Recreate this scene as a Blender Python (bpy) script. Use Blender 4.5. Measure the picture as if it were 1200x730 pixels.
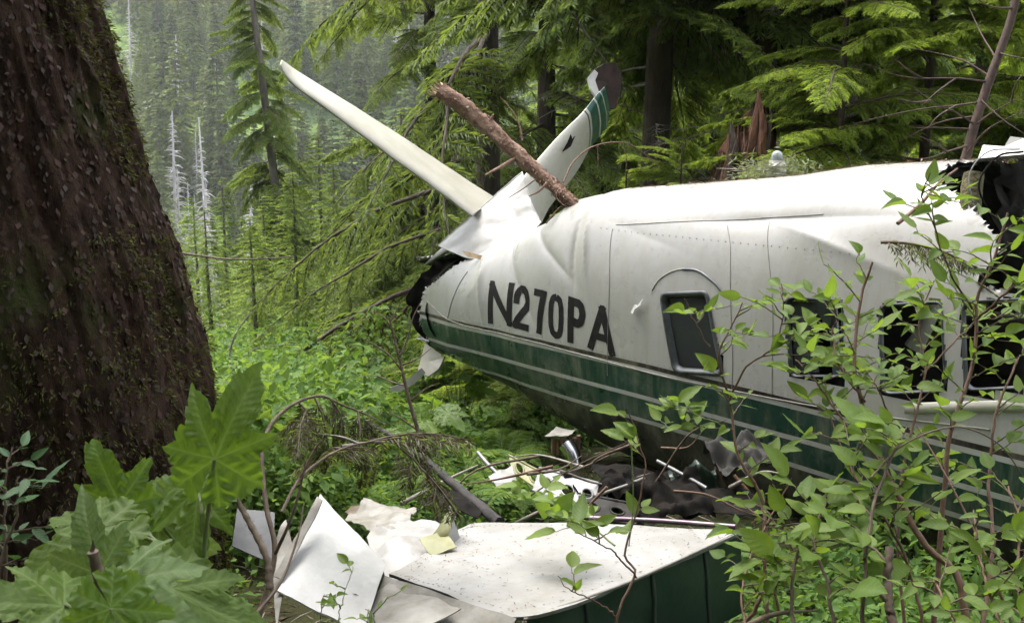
import bpy, math, random
import numpy as np
from mathutils import Matrix, Vector

# ---------------------------------------------------------------- camera, sky, sun, exposure
scene = bpy.context.scene
for o in list(bpy.data.objects):
    bpy.data.objects.remove(o, do_unlink=True)
COL = scene.collection
PITCH = math.radians(10.0)
LENS = 35.0
EYE = np.array([0.0, 0.0, 1.6])
cam_data = bpy.data.cameras.new("camera")
cam_data.lens = LENS
cam_data.sensor_width = 36.0
cam_data.clip_start = 0.05
cam_data.clip_end = 5000.0
cam_data.dof.use_dof = True
cam_data.dof.focus_distance = 5.6
cam_data.dof.aperture_fstop = 16.0
camera = bpy.data.objects.new("camera", cam_data)
COL.objects.link(camera)
camera.location = EYE
camera.rotation_euler = (math.radians(90) - PITCH, 0, 0)
scene.camera = camera

SUN_EL, SUN_AZ = math.radians(68), math.radians(-38)      # azimuth from +Y (valley side) towards +X
world = bpy.data.worlds.new("World")
scene.world = world
world.use_nodes = True
wn = world.node_tree
bg = wn.nodes["Background"]
sky = wn.nodes.new("ShaderNodeTexSky")
sky.sky_type = 'NISHITA'
sky.sun_disc = False
sky.sun_elevation = SUN_EL
sky.sun_rotation = SUN_AZ
sky.air_density = 1.0
sky.dust_density = 4.0
sky.ozone_density = 0.6
hsv = wn.nodes.new("ShaderNodeHueSaturation")           # thin even cloud: the blue is washed out everywhere
hsv.inputs["Saturation"].default_value = 0.35
wn.links.new(sky.outputs[0], hsv.inputs["Color"])
wn.links.new(hsv.outputs[0], bg.inputs[0])
bg.inputs[1].default_value = 0.15
sun_data = bpy.data.lights.new("sun", 'SUN')
sun_data.energy = 0.6
sun_data.angle = math.radians(40)
sun_data.color = (1.0, 0.96, 0.9)
sun = bpy.data.objects.new("sun", sun_data)
COL.objects.link(sun)
sdir = Vector((math.sin(SUN_AZ) * math.cos(SUN_EL), math.cos(SUN_AZ) * math.cos(SUN_EL), math.sin(SUN_EL)))
sun.rotation_euler = (-sdir).to_track_quat('-Z', 'Y').to_euler()
vs = scene.view_settings
vs.view_transform = 'Standard'
vs.look = 'None'
vs.exposure = 2.32
vs.gamma = 1.0
vs.use_curve_mapping = False
scene.render.engine = 'CYCLES'
cy = scene.cycles
cy.use_denoising = True
cy.use_adaptive_sampling = True
cy.adaptive_threshold = 0.02
cy.max_bounces = 6
cy.diffuse_bounces = 3
cy.transmission_bounces = 6
cy.transparent_max_bounces = 8
cy.volume_bounces = 1
cy.sample_clamp_indirect = 6.0

# ---------------------------------------------------------------- helpers
FPX = 1200.0 / 36.0 * LENS
_F = np.array([0, math.cos(PITCH), -math.sin(PITCH)])
_U = np.array([0, math.sin(PITCH), math.cos(PITCH)])
_R = np.array([1.0, 0, 0])


def P(px, py, d):
    """photo pixel (1200 x 730) at distance d along the lens axis -> world point"""
    return EYE + d * _F + (px - 600) / FPX * d * _R + (365 - py) / FPX * d * _U


def smooth(a, b, x):
    t = np.clip((x - a) / (b - a), 0, 1)
    return t * t * (3 - 2 * t)


def _hash(ix, iy, iz, seed):
    h = (ix * 374761393 + iy * 668265263 + iz * 2147483647 + seed * 974711) & 0xFFFFFFFF
    h = ((h ^ (h >> 13)) * 1274126177) & 0xFFFFFFFF
    h = h ^ (h >> 16)
    return (h & 0xFFFF) / 65535.0 * 2 - 1


def vnoise(p, seed=0):
    p = np.asarray(p, float)
    i = np.floor(p).astype(np.int64)
    f = p - i
    f = f * f * (3 - 2 * f)
    r = 0
    for dx in (0, 1):
        for dy in (0, 1):
            for dz in (0, 1):
                w = (f[..., 0] if dx else 1 - f[..., 0]) * (f[..., 1] if dy else 1 - f[..., 1]) * (f[..., 2] if dz else 1 - f[..., 2])
                r = r + w * _hash(i[..., 0] + dx, i[..., 1] + dy, i[..., 2] + dz, seed)
    return r


def fbm(p, freq=1.0, octv=3, seed=0):
    p = np.asarray(p, float) * freq
    a, s, r = 1.0, 0, 0
    for k in range(octv):
        r = r + a * vnoise(p * (2.03 ** k) + 17.3 * k, seed + k)
        s += a
        a *= 0.5
    return r / s


def unit(v):
    v = np.asarray(v, float)
    return v / np.maximum(np.linalg.norm(v, axis=-1, keepdims=True), 1e-9)


def spline(pts, n):
    """Catmull-Rom through pts, n samples"""
    p = np.asarray(pts, float)
    if len(p) == 2:
        t = np.linspace(0, 1, n)[:, None]
        return p[0] * (1 - t) + p[1] * t
    q = np.vstack([2 * p[0] - p[1], p, 2 * p[-1] - p[-2]])
    k = len(p) - 1
    u = np.linspace(0, k - 1e-6, n)
    i = u.astype(int)
    t = (u - i)[:, None]
    a, b, c, d = q[i], q[i + 1], q[i + 2], q[i + 3]
    return 0.5 * ((2 * b) + (-a + c) * t + (2 * a - 5 * b + 4 * c - d) * t ** 2 + (-a + 3 * b - 3 * c + d) * t ** 3)


class MB:
    """collects geometry; build() links it as ONE mesh object"""

    def __init__(self):
        self.V, self.F, self.M, self.A, self.n = [], {3: [], 4: []}, {3: [], 4: []}, [], 0

    def add(self, V, F, mat=0, attr=None):
        V = np.asarray(V, float).reshape(-1, 3)
        F = np.asarray(F, np.int64)
        if F.size == 0:
            return
        k = F.shape[1]
        self.V.append(V)
        self.F[k].append(F + self.n)
        m = np.empty(len(F), np.int32)
        m[:] = mat
        self.M[k].append(m)
        self.A.append(np.zeros((len(V), 3)) if attr is None else np.asarray(attr, float).reshape(-1, 3))
        self.n += len(V)

    def tube(self, pts, radii, sides=6, mat=0, cap=True, jitter=0.0, rng=None):
        p = np.asarray(pts, float)
        n = len(p)
        r = np.broadcast_to(np.asarray(radii, float), (n,)) if np.ndim(radii) else np.full(n, radii)
        t = unit(np.gradient(p, axis=0))
        ref = np.array([0, 0, 1.0]) if abs(t[0][2]) < 0.9 else np.array([1.0, 0, 0])
        a = unit(np.cross(t, ref))
        b = np.cross(t, a)
        th = np.linspace(0, 2 * math.pi, sides, endpoint=False)
        rr = r[:, None] * np.ones(sides)
        if jitter and rng is not None:
            rr = rr * (1 + jitter * (rng.random((n, sides)) - .5) * 2)
        V = p[:, None] + rr[..., None] * (np.cos(th)[None, :, None] * a[:, None] + np.sin(th)[None, :, None] * b[:, None])
        i = np.arange(n - 1)[:, None] * sides
        j = np.arange(sides)[None]
        j2 = (j + 1) % sides
        F = np.stack([i + j, i + j2, i + sides + j2, i + sides + j], -1).reshape(-1, 4)
        self.add(V, F, mat)
        if cap:
            for base, c in ((0, p[0]), ((n - 1) * sides, p[-1])):
                ring = V.reshape(-1, 3)[base:base + sides]
                VV = np.vstack([ring, c[None]])
                k = np.arange(sides)
                FF = np.stack([k, (k + 1) % sides, np.full(sides, sides)], -1)
                self.add(VV, FF if base else FF[:, ::-1], mat)

    def blades(self, base, dirv, length, width, nrm, mat=0, bend=0.0):
        """many folded diamonds: base Nx3, dir Nx3, length N, width N, nrm Nx3"""
        N = len(base)
        if N == 0:
            return
        d = unit(dirv)
        s = unit(np.cross(d, nrm))
        nn = np.cross(s, d)
        L = np.asarray(length)[:, None]
        W = np.asarray(width)[:, None]
        mid = base + d * L * 0.45 + nn * L * 0.05
        tip = base + d * L - nn * L * bend
        V = np.stack([base, mid - s * W * .5, tip, mid + s * W * .5], 1).reshape(-1, 3)
        k = np.arange(N)[:, None] * 4
        F = np.concatenate([k + np.array([[0, 1, 2]]), k + np.array([[0, 2, 3]])], 0)
        mm = mat if np.ndim(mat) == 0 else np.concatenate([mat, mat])
        self.add(V, F, mm)

    def grid(self, G, mat=0, keep=None, attr=None, flip=False):
        n, m = G.shape[:2]
        i = np.arange(n - 1)[:, None] * m
        j = np.arange(m - 1)[None]
        F = np.stack([i + j, i + j + 1, i + m + j + 1, i + m + j], -1)
        F = F[keep] if keep is not None else F.reshape(-1, 4)
        if flip:
            F = F[:, ::-1]
        self.add(G.reshape(-1, 3), F, mat, None if attr is None else attr.reshape(-1, 3))

    def poly_prism(self, pts, thick, mat=0, side_mat=None):
        """polygon of 3D points (roughly planar) given a thickness along its normal (downwards)"""
        p = np.asarray(pts, float)
        n = len(p)
        c = p.mean(0)
        nr = np.zeros(3)
        for k in range(n):
            nr += np.cross(p[k] - c, p[(k + 1) % n] - c)
        nr = unit(nr)
        q = p - nr * thick
        V = np.vstack([p, c[None], q, (c - nr * thick)[None]])
        k = np.arange(n)
        k2 = (k + 1) % n
        self.add(V, np.stack([k, k2, np.full(n, n)], -1), mat)
        self.add(V, np.stack([k2 + n + 1, k + n + 1, np.full(n, 2 * n + 1)], -1), mat if side_mat is None else side_mat)
        self.add(V, np.stack([k, k + n + 1, k2 + n + 1, k2], -1), mat if side_mat is None else side_mat)

    def box(self, c, size, rot=None, mat=0):
        s = np.asarray(size, float) / 2
        V = np.array([[x, y, z] for x in (-1, 1) for y in (-1, 1) for z in (-1, 1)], float) * s
        if rot is not None:
            V = V @ np.asarray(rot).T
        F = [[0, 1, 3, 2], [4, 6, 7, 5], [0, 4, 5, 1], [2, 3, 7, 6], [0, 2, 6, 4], [1, 5, 7, 3]]
        self.add(V + np.asarray(c), F, mat)

    def mesh(self, name, mats, smooth_=True, attr_name=None):
        V = np.concatenate(self.V)
        F3 = np.concatenate(self.F[3]) if self.F[3] else np.zeros((0, 3), np.int64)
        F4 = np.concatenate(self.F[4]) if self.F[4] else np.zeros((0, 4), np.int64)
        M = np.concatenate(self.M[3] + self.M[4])
        me = bpy.data.meshes.new(name)
        nl = F3.size + F4.size
        npoly = len(F3) + len(F4)
        me.vertices.add(len(V))
        me.vertices.foreach_set("co", V.astype(np.float32).ravel())
        me.loops.add(nl)
        me.loops.foreach_set("vertex_index", np.concatenate([F3.ravel(), F4.ravel()]).astype(np.int32))
        me.polygons.add(npoly)
        ls = np.concatenate([np.arange(len(F3)) * 3, F3.size + np.arange(len(F4)) * 4]).astype(np.int32)
        me.polygons.foreach_set("loop_start", ls)
        for m in mats:
            me.materials.append(m)
        me.polygons.foreach_set("material_index", M.astype(np.int32))
        me.polygons.foreach_set("use_smooth", np.full(npoly, smooth_, bool))
        if attr_name:
            at = me.attributes.new(attr_name, 'FLOAT_VECTOR', 'POINT')
            at.data.foreach_set("vector", np.concatenate(self.A).astype(np.float32).ravel())
        me.update(calc_edges=True)
        me.validate()
        return me

    def build(self, name, mats, parent=None, smooth_=True, attr_name=None):
        if not isinstance(mats, (list, tuple)):
            mats = [mats]
        return link(name, self.mesh(name, mats, smooth_, attr_name), parent)


LOC = {}


def link(name, me, parent=None, basis=None):
    """mesh in world coordinates under its thing (or with its own matrix)"""
    o = bpy.data.objects.new(name, me)
    COL.objects.link(o)
    if parent is not None:
        o.parent = parent
        if parent.name in LOC:                     # things are unrotated Empties: undo their offset
            o.matrix_parent_inverse = Matrix.Translation(-Vector(LOC[parent.name]))
    if basis is not None:
        o.matrix_basis = basis
    return o


def link_local(name, me, parent, basis):
    o = bpy.data.objects.new(name, me)
    COL.objects.link(o)
    o.parent = parent
    o.matrix_basis = basis
    return o


def tag(o, label=None, cat=None, group=None, kind=None):
    if label:
        o["label"] = label
    if cat:
        o["category"] = cat
    if group:
        o["group"] = group
    if kind:
        o["kind"] = kind
    return o


def thing(name, loc, label, cat, group=None):
    o = bpy.data.objects.new(name, None)
    o.empty_display_size = 0.2
    COL.objects.link(o)
    o.location = loc
    LOC[o.name] = tuple(float(v) for v in loc)
    return tag(o, label, cat, group)


def frame(d, n):
    """matrix with Y along d and Z near n"""
    d = unit(d)
    x = unit(np.cross(d, n))
    z = np.cross(x, d)
    return np.stack([x, d, z], 1)


def basis(pos, R3, s=1.0):
    m = Matrix.Identity(4)
    for a in range(3):
        for b in range(3):
            m[a][b] = float(R3[a, b] * s)
        m[a][3] = float(pos[a])
    return m


# ---------------------------------------------------------------- materials
def new_mat(name):
    m = bpy.data.materials.new(name)
    m.use_nodes = True
    nt = m.node_tree
    return m, nt, nt.nodes["Principled BSDF"]


def N(nt, typ, **kw):
    n = nt.nodes.new(typ)
    for k, v in kw.items():
        if k in ('operation', 'blend_type', 'data_type', 'attribute_name', 'interpolation', 'noise_dimensions', 'feature', 'distance'):
            setattr(n, k, v)
        else:
            n.inputs[k].default_value = v
    return n


def mixc(nt, fac, a, b, mode='MIX'):
    n = nt.nodes.new("ShaderNodeMix")
    n.data_type = 'RGBA'
    n.blend_type = mode
    for sock, v in ((n.inputs[0], fac), (n.inputs[6], a), (n.inputs[7], b)):
        if hasattr(v, 'links') or isinstance(v, bpy.types.NodeSocket):
            nt.links.new(v, sock)
        elif isinstance(v, (int, float)):
            sock.default_value = v
        else:
            sock.default_value = (*v[:3], 1)
    return n.outputs[2]


def coords(nt, kind='Object', scale=None):
    tc = nt.nodes.new("ShaderNodeTexCoord")
    out = tc.outputs[kind]
    if scale is not None:
        mp = nt.nodes.new("ShaderNodeMapping")
        mp.inputs["Scale"].default_value = scale
        nt.links.new(out, mp.inputs[0])
        out = mp.outputs[0]
    return out


def noise(nt, vec, scale, detail=4, rough=.6, lo=.35, hi=.65):
    n = N(nt, "ShaderNodeTexNoise", Scale=scale, Detail=detail, Roughness=rough)
    nt.links.new(vec, n.inputs["Vector"])
    r = nt.nodes.new("ShaderNodeMapRange")
    r.inputs[1].default_value, r.inputs[2].default_value = lo, hi
    nt.links.new(n.outputs[0], r.inputs[0])
    return r.outputs[0]


def bump(nt, bsdf, h, strength=.4, dist=.01):
    b = nt.nodes.new("ShaderNodeBump")
    b.inputs["Strength"].default_value = strength
    b.inputs["Distance"].default_value = dist
    nt.links.new(h, b.inputs["Height"])
    nt.links.new(b.outputs[0], bsdf.inputs["Normal"])


def simple(name, c1, c2=None, scale=8, rough=.6, bump_s=0, bscale=40, metal=0, spec=.5, kind='Object', stretch=None, bdist=.004):
    m, nt, b = new_mat(name)
    v = coords(nt, kind, stretch)
    if c2:
        nt.links.new(mixc(nt, noise(nt, v, scale), c1, c2), b.inputs["Base Color"])
    else:
        b.inputs["Base Color"].default_value = (*c1, 1)
    b.inputs["Roughness"].default_value = rough
    b.inputs["Metallic"].default_value = metal
    b.inputs["Specular IOR Level"].default_value = spec
    if bump_s:
        bump(nt, b, noise(nt, v, bscale, 5, .65, .2, .8), bump_s, bdist)
    return m


def foliage(name, c1, c2, c3=None, trans=.35, rough=.5, scale=3.0, spec=.3, hue_obj=.5, vein=None, blotch=0):
    """leaf: two-tone base colour varied by object and place, partly translucent"""
    m, nt, b = new_mat(name)
    v = coords(nt, 'Object')
    oi = nt.nodes.new("ShaderNodeObjectInfo")
    f1 = noise(nt, v, scale, 3)
    col = mixc(nt, f1, c1, c2)
    if c3:
        col = mixc(nt, oi.outputs["Random"], col, c3) if False else mixc(nt, _scaled(nt, oi.outputs["Random"], hue_obj), col, c3)
    if blotch:
        col = mixc(nt, _scaled(nt, noise(nt, v, blotch, 5, .7, .60, .74), .75), col, (.10, .085, .03))
        col = mixc(nt, _scaled(nt, noise(nt, v, blotch * .35, 3, .6, .35, .7), .55), col, (c1[0] * .55, c1[1] * .6, c1[2] * .6))
    if vein is not None:
        at = N(nt, "ShaderNodeAttribute", attribute_name="vein")
        sep = nt.nodes.new("ShaderNodeSeparateXYZ")
        nt.links.new(at.outputs["Vector"], sep.inputs[0])
        # side veins: thin lines slanting from the midrib (attribute y = along minus across)
        fr = nt.nodes.new("ShaderNodeMath")
        fr.operation = 'PINGPONG'
        nt.links.new(sep.outputs[1], fr.inputs[0])
        fr.inputs[1].default_value = .5
        th_ = nt.nodes.new("ShaderNodeMapRange")
        th_.inputs[1].default_value, th_.inputs[2].default_value = .0, .11
        th_.inputs[3].default_value, th_.inputs[4].default_value = .32, 0
        nt.links.new(fr.outputs[0], th_.inputs[0])
        mxv = nt.nodes.new("ShaderNodeMath")
        mxv.operation = 'MAXIMUM'
        nt.links.new(sep.outputs[0], mxv.inputs[0])
        nt.links.new(th_.outputs[0], mxv.inputs[1])
        col = mixc(nt, mxv.outputs[0], col, vein)
        bump(nt, b, fr.outputs[0], .35, .003)
    nt.links.new(col, b.inputs["Base Color"])
    b.inputs["Roughness"].default_value = rough
    b.inputs["Specular IOR Level"].default_value = spec
    tr = nt.nodes.new("ShaderNodeBsdfTranslucent")
    tc = mixc(nt, .6, col, (min(1, c2[0] * 2.2), min(1, c2[1] * 2.0), c2[2] * .7))
    nt.links.new(tc, tr.inputs[0])
    mx = nt.nodes.new("ShaderNodeMixShader")
    mx.inputs[0].default_value = trans
    nt.links.new(b.outputs[0], mx.inputs[1])
    nt.links.new(tr.outputs[0], mx.inputs[2])
    nt.links.new(mx.outputs[0], nt.nodes["Material Output"].inputs[0])
    return m


def _scaled(nt, sock, k):
    n = nt.nodes.new("ShaderNodeMath")
    n.operation = 'MULTIPLY'
    nt.links.new(sock, n.inputs[0])
    n.inputs[1].default_value = k
    return n.outputs[0]


M = {}
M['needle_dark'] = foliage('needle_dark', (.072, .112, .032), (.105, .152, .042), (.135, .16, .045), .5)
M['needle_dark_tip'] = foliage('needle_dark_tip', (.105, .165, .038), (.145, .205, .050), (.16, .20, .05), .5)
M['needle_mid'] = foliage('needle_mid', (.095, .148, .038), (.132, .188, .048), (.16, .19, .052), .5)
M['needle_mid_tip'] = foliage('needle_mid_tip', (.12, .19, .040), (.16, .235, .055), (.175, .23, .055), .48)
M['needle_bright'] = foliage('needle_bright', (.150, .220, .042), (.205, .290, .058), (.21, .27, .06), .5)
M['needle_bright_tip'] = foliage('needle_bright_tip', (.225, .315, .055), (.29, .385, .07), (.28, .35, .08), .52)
M['needle_far'] = foliage('needle_far', (.048, .080, .032), (.080, .116, .042), (.125, .140, .052), .35, scale=.4, hue_obj=.8)
M['needle_far2'] = foliage('needle_far2', (.080, .122, .040), (.120, .165, .052), (.165, .18, .062), .4, scale=.4, hue_obj=.8)
M['dead_needle'] = foliage('dead_needle', (.045, .040, .018), (.075, .07, .026), None, .15)
M['lichen'] = foliage('lichen', (.16, .19, .12), (.24, .27, .17), None, .2, rough=.9, scale=20)
M['leaf_shrub'] = foliage('leaf_shrub', (.075, .140, .026), (.125, .205, .036), (.25, .31, .045), .45, rough=.5, scale=14, spec=.28, vein=(.15, .22, .06), blotch=5)
M['leaf_under'] = foliage('leaf_under', (.055, .115, .026), (.095, .170, .038), None, .36, rough=.6, scale=1.2, spec=.15)
M['leaf_under2'] = foliage('leaf_under2', (.090, .165, .036), (.150, .235, .055), None, .4, rough=.6, scale=1.2, spec=.15)
M['leaf_club'] = foliage('leaf_club', (.072, .140, .022), (.115, .200, .030), (.16, .225, .04), .52, rough=.48, scale=9, spec=.35, vein=(.19, .27, .085), blotch=14)
M['leaf_club_pale'] = foliage('leaf_club_pale', (.100, .165, .052), (.14, .21, .075), None, .42, rough=.6, scale=25, spec=.25, vein=(.24, .29, .15), blotch=12)
M['leaf_dark'] = foliage('leaf_dark', (.030, .080, .030), (.05, .115, .045), (.07, .13, .04), .3, rough=.45, scale=12, vein=(.07, .13, .05))
M['twig_red'] = simple('twig_red', (.085, .040, .025), (.15, .085, .05), 30, .7, .3, 90)
M['twig_brown'] = simple('twig_brown', (.060, .038, .025), (.13, .095, .065), 25, .8, .3, 90)
M['sapling_bark'] = simple('sapling_bark', (.040, .022, .016), (.085, .050, .036), 25, .8, .4, 60)
M['twig_grey'] = simple('twig_grey', (.14, .12, .10), (.28, .25, .21), 25, .85, .3, 90)
M['twig_green'] = simple('twig_green', (.10, .14, .045), (.15, .17, .07), 25, .6)
M['bark_grey'] = simple('bark_grey', (.090, .075, .060), (.19, .165, .14), 6, .9, .8, 14, stretch=(1, 1, .3), bdist=.03)
M['bark_dark'] = simple('bark_dark', (.030, .022, .017), (.085, .062, .045), 6, .95, .9, 16, stretch=(1, 1, .25), bdist=.03)
M['bark_red'] = simple('bark_red', (.14, .070, .045), (.31, .20, .14), 12, .85, .8, 60, stretch=(1, 1, 1), bdist=.01)
M['snag_grey'] = simple('snag_grey', (.36, .34, .33), (.50, .48, .465), 1, .9)
M['wood_pale'] = simple('wood_pale', (.45, .33, .20), (.62, .50, .34), 20, .8, .4, 50)
M['wood_rot'] = simple('wood_rot', (.055, .022, .013), (.17, .078, .042), 9, .95, .9, 30, stretch=(1, 1, .25), bdist=.02)
M['soil'] = simple('soil', (.018, .013, .009), (.06, .045, .028), 3, 1.0, .8, 12, bdist=.05)


# ---------------------------------------------------------------- terrain
def ground_z(x, y):
    x = np.asarray(x, float)
    y = np.asarray(y, float)
    a = smooth(-2.5, 3.0, x - 0.12 * (y - 6))
    yp = np.maximum(y, 0)
    zl = -0.10 - 0.09 * yp - 0.105 * np.maximum(y - 6, 0)
    zr = -0.10 - 0.09 * np.minimum(yp, 5) + 0.03 * np.clip(y - 7, 0, 14) + 0.06 * np.maximum(x - 2.5, 0)
    z = zl * (1 - a) + zr * a
    v = np.maximum(y - 22, 0)
    z = z - np.where(v < 14, .021 * v * v, 4.1 + .60 * (v - 14))
    z = z + 0.42 * np.clip(-y - 1.2, 0, 40)
    far = -46 + .50 * (y - 95) + 0.0016 * (x + 20) ** 2 * .4
    nz = fbm(np.stack([x, y, x * 0], -1), .018, 3, 5) * 7
    far = far + nz
    k = 6.0
    hi = np.maximum(z, far)
    z = hi + k * np.log(np.exp((z - hi) / k) + np.exp((far - hi) / k)) - 0 * k
    z = z + fbm(np.stack([x, y, x * 0], -1), .9, 3, 9) * .10
    # the bank the wreck has ploughed up and rests on
    ps = (x + .62) * .631 + (y - 7.166) * -.7755
    pl = (x + .62) * .7755 + (y - 7.166) * .631 - .55
    z = z + .24 * smooth(.9, 2.2, ps) * np.exp(-(pl / .75) ** 2) * (ps < 7)
    return z


def gz(x, y):
    return float(ground_z(np.array([x]), np.array([y]))[0])


gx = np.concatenate([np.linspace(-420, -24, 60), np.linspace(-22, 22, 170), np.linspace(24, 420, 60)])
gy = np.concatenate([np.linspace(-70, -10, 16), np.linspace(-9, 30, 150), np.linspace(31, 620, 190)])
GX, GY = np.meshgrid(gx, gy)
GZ = ground_z(GX, GY)
m_ground, nt, b = new_mat('forest_floor')
v = coords(nt)
c = mixc(nt, noise(nt, v, 1.4, 6), (.020, .015, .010), (.055, .046, .022))
c = mixc(nt, noise(nt, v, .35, 6, .7, .42, .6), c, (.040, .070, .018))
geo = nt.nodes.new("ShaderNodeSeparateXYZ")
nt.links.new(v, geo.inputs[0])
mr = nt.nodes.new("ShaderNodeMapRange")
mr.inputs[1].default_value, mr.inputs[2].default_value = 60, 110
nt.links.new(geo.outputs[1], mr.inputs[0])
far_c = mixc(nt, noise(nt, v, .045, 6, .7, .45, .58), (.050, .085, .030), (.17, .25, .05))
c = mixc(nt, mr.outputs[0], c, far_c)
nt.links.new(c, b.inputs["Base Color"])
b.inputs["Roughness"].default_value = 1
b.inputs["Specular IOR Level"].default_value = .1
bump(nt, b, noise(nt, v, 14, 6, .7, .2, .8), .8, .05)
mb = MB()
mb.grid(np.stack([GX, GY, GZ], -1))
tag(mb.build('ground', m_ground), kind='structure')

# haze: the damp air that pales the far side of the valley
zmin, zmax = float(GZ.min()) - 1.5, max(float(GZ.max()) + 25, 60)
hm = bpy.data.materials.new('haze_air')
hm.use_nodes = True
nt = hm.node_tree
nt.nodes.remove(nt.nodes["Principled BSDF"])
pv = nt.nodes.new("ShaderNodeVolumePrincipled")
pv.inputs["Color"].default_value = (.93, .96, 1.0, 1)
pv.inputs["Density"].default_value = 0.00030
pv.inputs["Anisotropy"].default_value = 0.3
nt.links.new(pv.outputs[0], nt.nodes["Material Output"].inputs["Volume"])
mb = MB()
mb.box((0, 275, (zmin + zmax) / 2), (900, 750, zmax - zmin))
HAZE = tag(mb.build('haze', hm, smooth_=False), 'thin pale haze hanging over the valley', None, None, 'stuff')


# ---------------------------------------------------------------- conifer branches
def conifer_branch(seed, L=2.0, ntw=26, tw=.62, rise=.12, droop=.32, sub=13, bw=.014, r0=.018, hang=.35, bare=.10, tipfrac=.25, keep=1.0):
    rng = np.random.default_rng(seed)
    mb = MB()
    u = np.linspace(0, 1, 12)
    wob = np.cumsum(rng.normal(0, .02, 12)) * L * .4
    ax = np.stack([L * u, wob, L * (rise * u - droop * u * u)], -1)
    mb.tube(ax, r0 * (1 - u) + .003, 5, 0)
    ui = np.linspace(bare, .99, ntw) + rng.normal(0, .01, ntw)
    ui = np.clip(ui, .02, .995)
    uu = np.repeat(ui, 2)
    side = np.tile([1.0, -1.0], ntw)
    nT = len(uu)
    base = np.stack([np.interp(uu, u, ax[:, k]) for k in range(3)], -1)
    tg = unit(np.stack([np.interp(uu, u, np.gradient(ax[:, k])) for k in range(3)], -1))
    ang = np.radians(62 - 22 * uu + rng.normal(0, 8, nT)) * side
    up = np.array([0, 0, 1.0])
    perp = unit(np.cross(up[None], tg))
    d1 = tg * np.cos(ang)[:, None] + perp * np.sin(ang)[:, None]
    d1[:, 2] += rng.normal(-.10, .12, nT)
    d1 = unit(d1)
    ln = tw * ((1 - uu) ** .7 * np.minimum(1, .45 + uu / .35) * (.65 + .5 * rng.random(nT)) + .10)
    ok = rng.random(nT) < keep
    base, d1, ln, uu = base[ok], d1[ok], ln[ok], uu[ok]
    nT = len(uu)
    # thin wood of each twig: a narrow folded blade
    tipd = d1.copy()
    tipd[:, 2] -= hang * .5
    mb.blades(base, tipd, ln * 1.02, np.full(nT, .007), np.tile(up, (nT, 1)) + rng.normal(0, .2, (nT, 3)), 0)
    # needle sprays along every twig
    t = np.tile(np.linspace(.08, 1.0, sub), (nT, 1)) + rng.normal(0, .02, (nT, sub))
    for sgn in (1, -1):
        pos = base[:, None] + d1[:, None] * (ln[:, None] * t)[..., None]
        pos[..., 2] -= hang * ln[:, None] * t * t * .55
        pp = unit(np.cross(up[None], d1))
        a2 = np.radians(52 + rng.normal(0, 10, (nT, sub))) * sgn
        d2 = d1[:, None] * np.cos(a2)[..., None] + pp[:, None] * np.sin(a2)[..., None]
        d2[..., 2] += rng.normal(-.22, .2, (nT, sub)) - hang * t * .5
        bl = (ln[:, None] * .21 * (1 - .55 * t) + .032) * (.7 + .6 * rng.random((nT, sub)))
        nr = up + rng.normal(0, .45, (nT, sub, 3))
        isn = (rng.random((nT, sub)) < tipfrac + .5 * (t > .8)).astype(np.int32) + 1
        mb.blades(pos.reshape(-1, 3), d2.reshape(-1, 3), bl.ravel(), (bw * (.8 + .5 * rng.random((nT, sub)))).ravel(), nr.reshape(-1, 3), isn.ravel(), .12)
    return mb


def dead_branch(seed, L=2.0):
    rng = np.random.default_rng(seed)
    mb = MB()
    u = np.linspace(0, 1, 10)
    ax = np.stack([L * u, np.cumsum(rng.normal(0, .03, 10)) * L * .5, L * (.10 * u - .22 * u * u) + np.cumsum(rng.normal(0, .012, 10)) * L], -1)
    mb.tube(ax, .014 * (1 - u) + .002, 5, 0)
    for k in range(16):
        q = rng.uniform(.2, .97)
        p0 = np.array([np.interp(q, u, ax[:, i]) for i in range(3)])
        a = rng.choice([-1, 1]) * rng.uniform(.5, 1.1)
        dv = np.array([math.cos(a), math.sin(a), rng.normal(-.15, .25)])
        l = rng.uniform(.15, .5) * L * (1 - q * .7) * .5
        pts = p0 + dv * np.linspace(0, 1, 4)[:, None] * l + rng.normal(0, .02, (4, 3)) * np.linspace(0, 1, 4)[:, None]
        mb.tube(pts, np.linspace(.006, .0015, 4), 4, 0)
        for s in range(2):
            q0 = pts[rng.integers(1, 4)]
            mb.tube(np.stack([q0, q0 + unit(dv + rng.normal(0, .6, 3)) * l * .4]), np.array([.003, .001]), 3, 0)
    return mb


def branch_set(pref, mats, seeds, **kw):
    return [conifer_branch(s, **kw).mesh('branch_' + pref, [M[k] for k in mats]) for s in seeds]


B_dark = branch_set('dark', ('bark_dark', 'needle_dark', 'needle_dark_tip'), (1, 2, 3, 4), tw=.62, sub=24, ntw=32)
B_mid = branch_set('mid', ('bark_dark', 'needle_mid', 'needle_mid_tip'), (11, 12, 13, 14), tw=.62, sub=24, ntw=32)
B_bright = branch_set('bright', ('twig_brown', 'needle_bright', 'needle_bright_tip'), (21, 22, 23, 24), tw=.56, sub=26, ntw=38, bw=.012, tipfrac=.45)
B_long = branch_set('long', ('bark_dark', 'needle_dark', 'needle_dark_tip'), (31, 32, 33), L=3.6, ntw=34, tw=.75, droop=.42, rise=.05, hang=.7, r0=.035, sub=22, bare=.22, keep=.62)
B_dead = [dead_branch(s).mesh('branch_dead', [M['twig_grey']]) for s in (41, 42, 43)]


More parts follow.
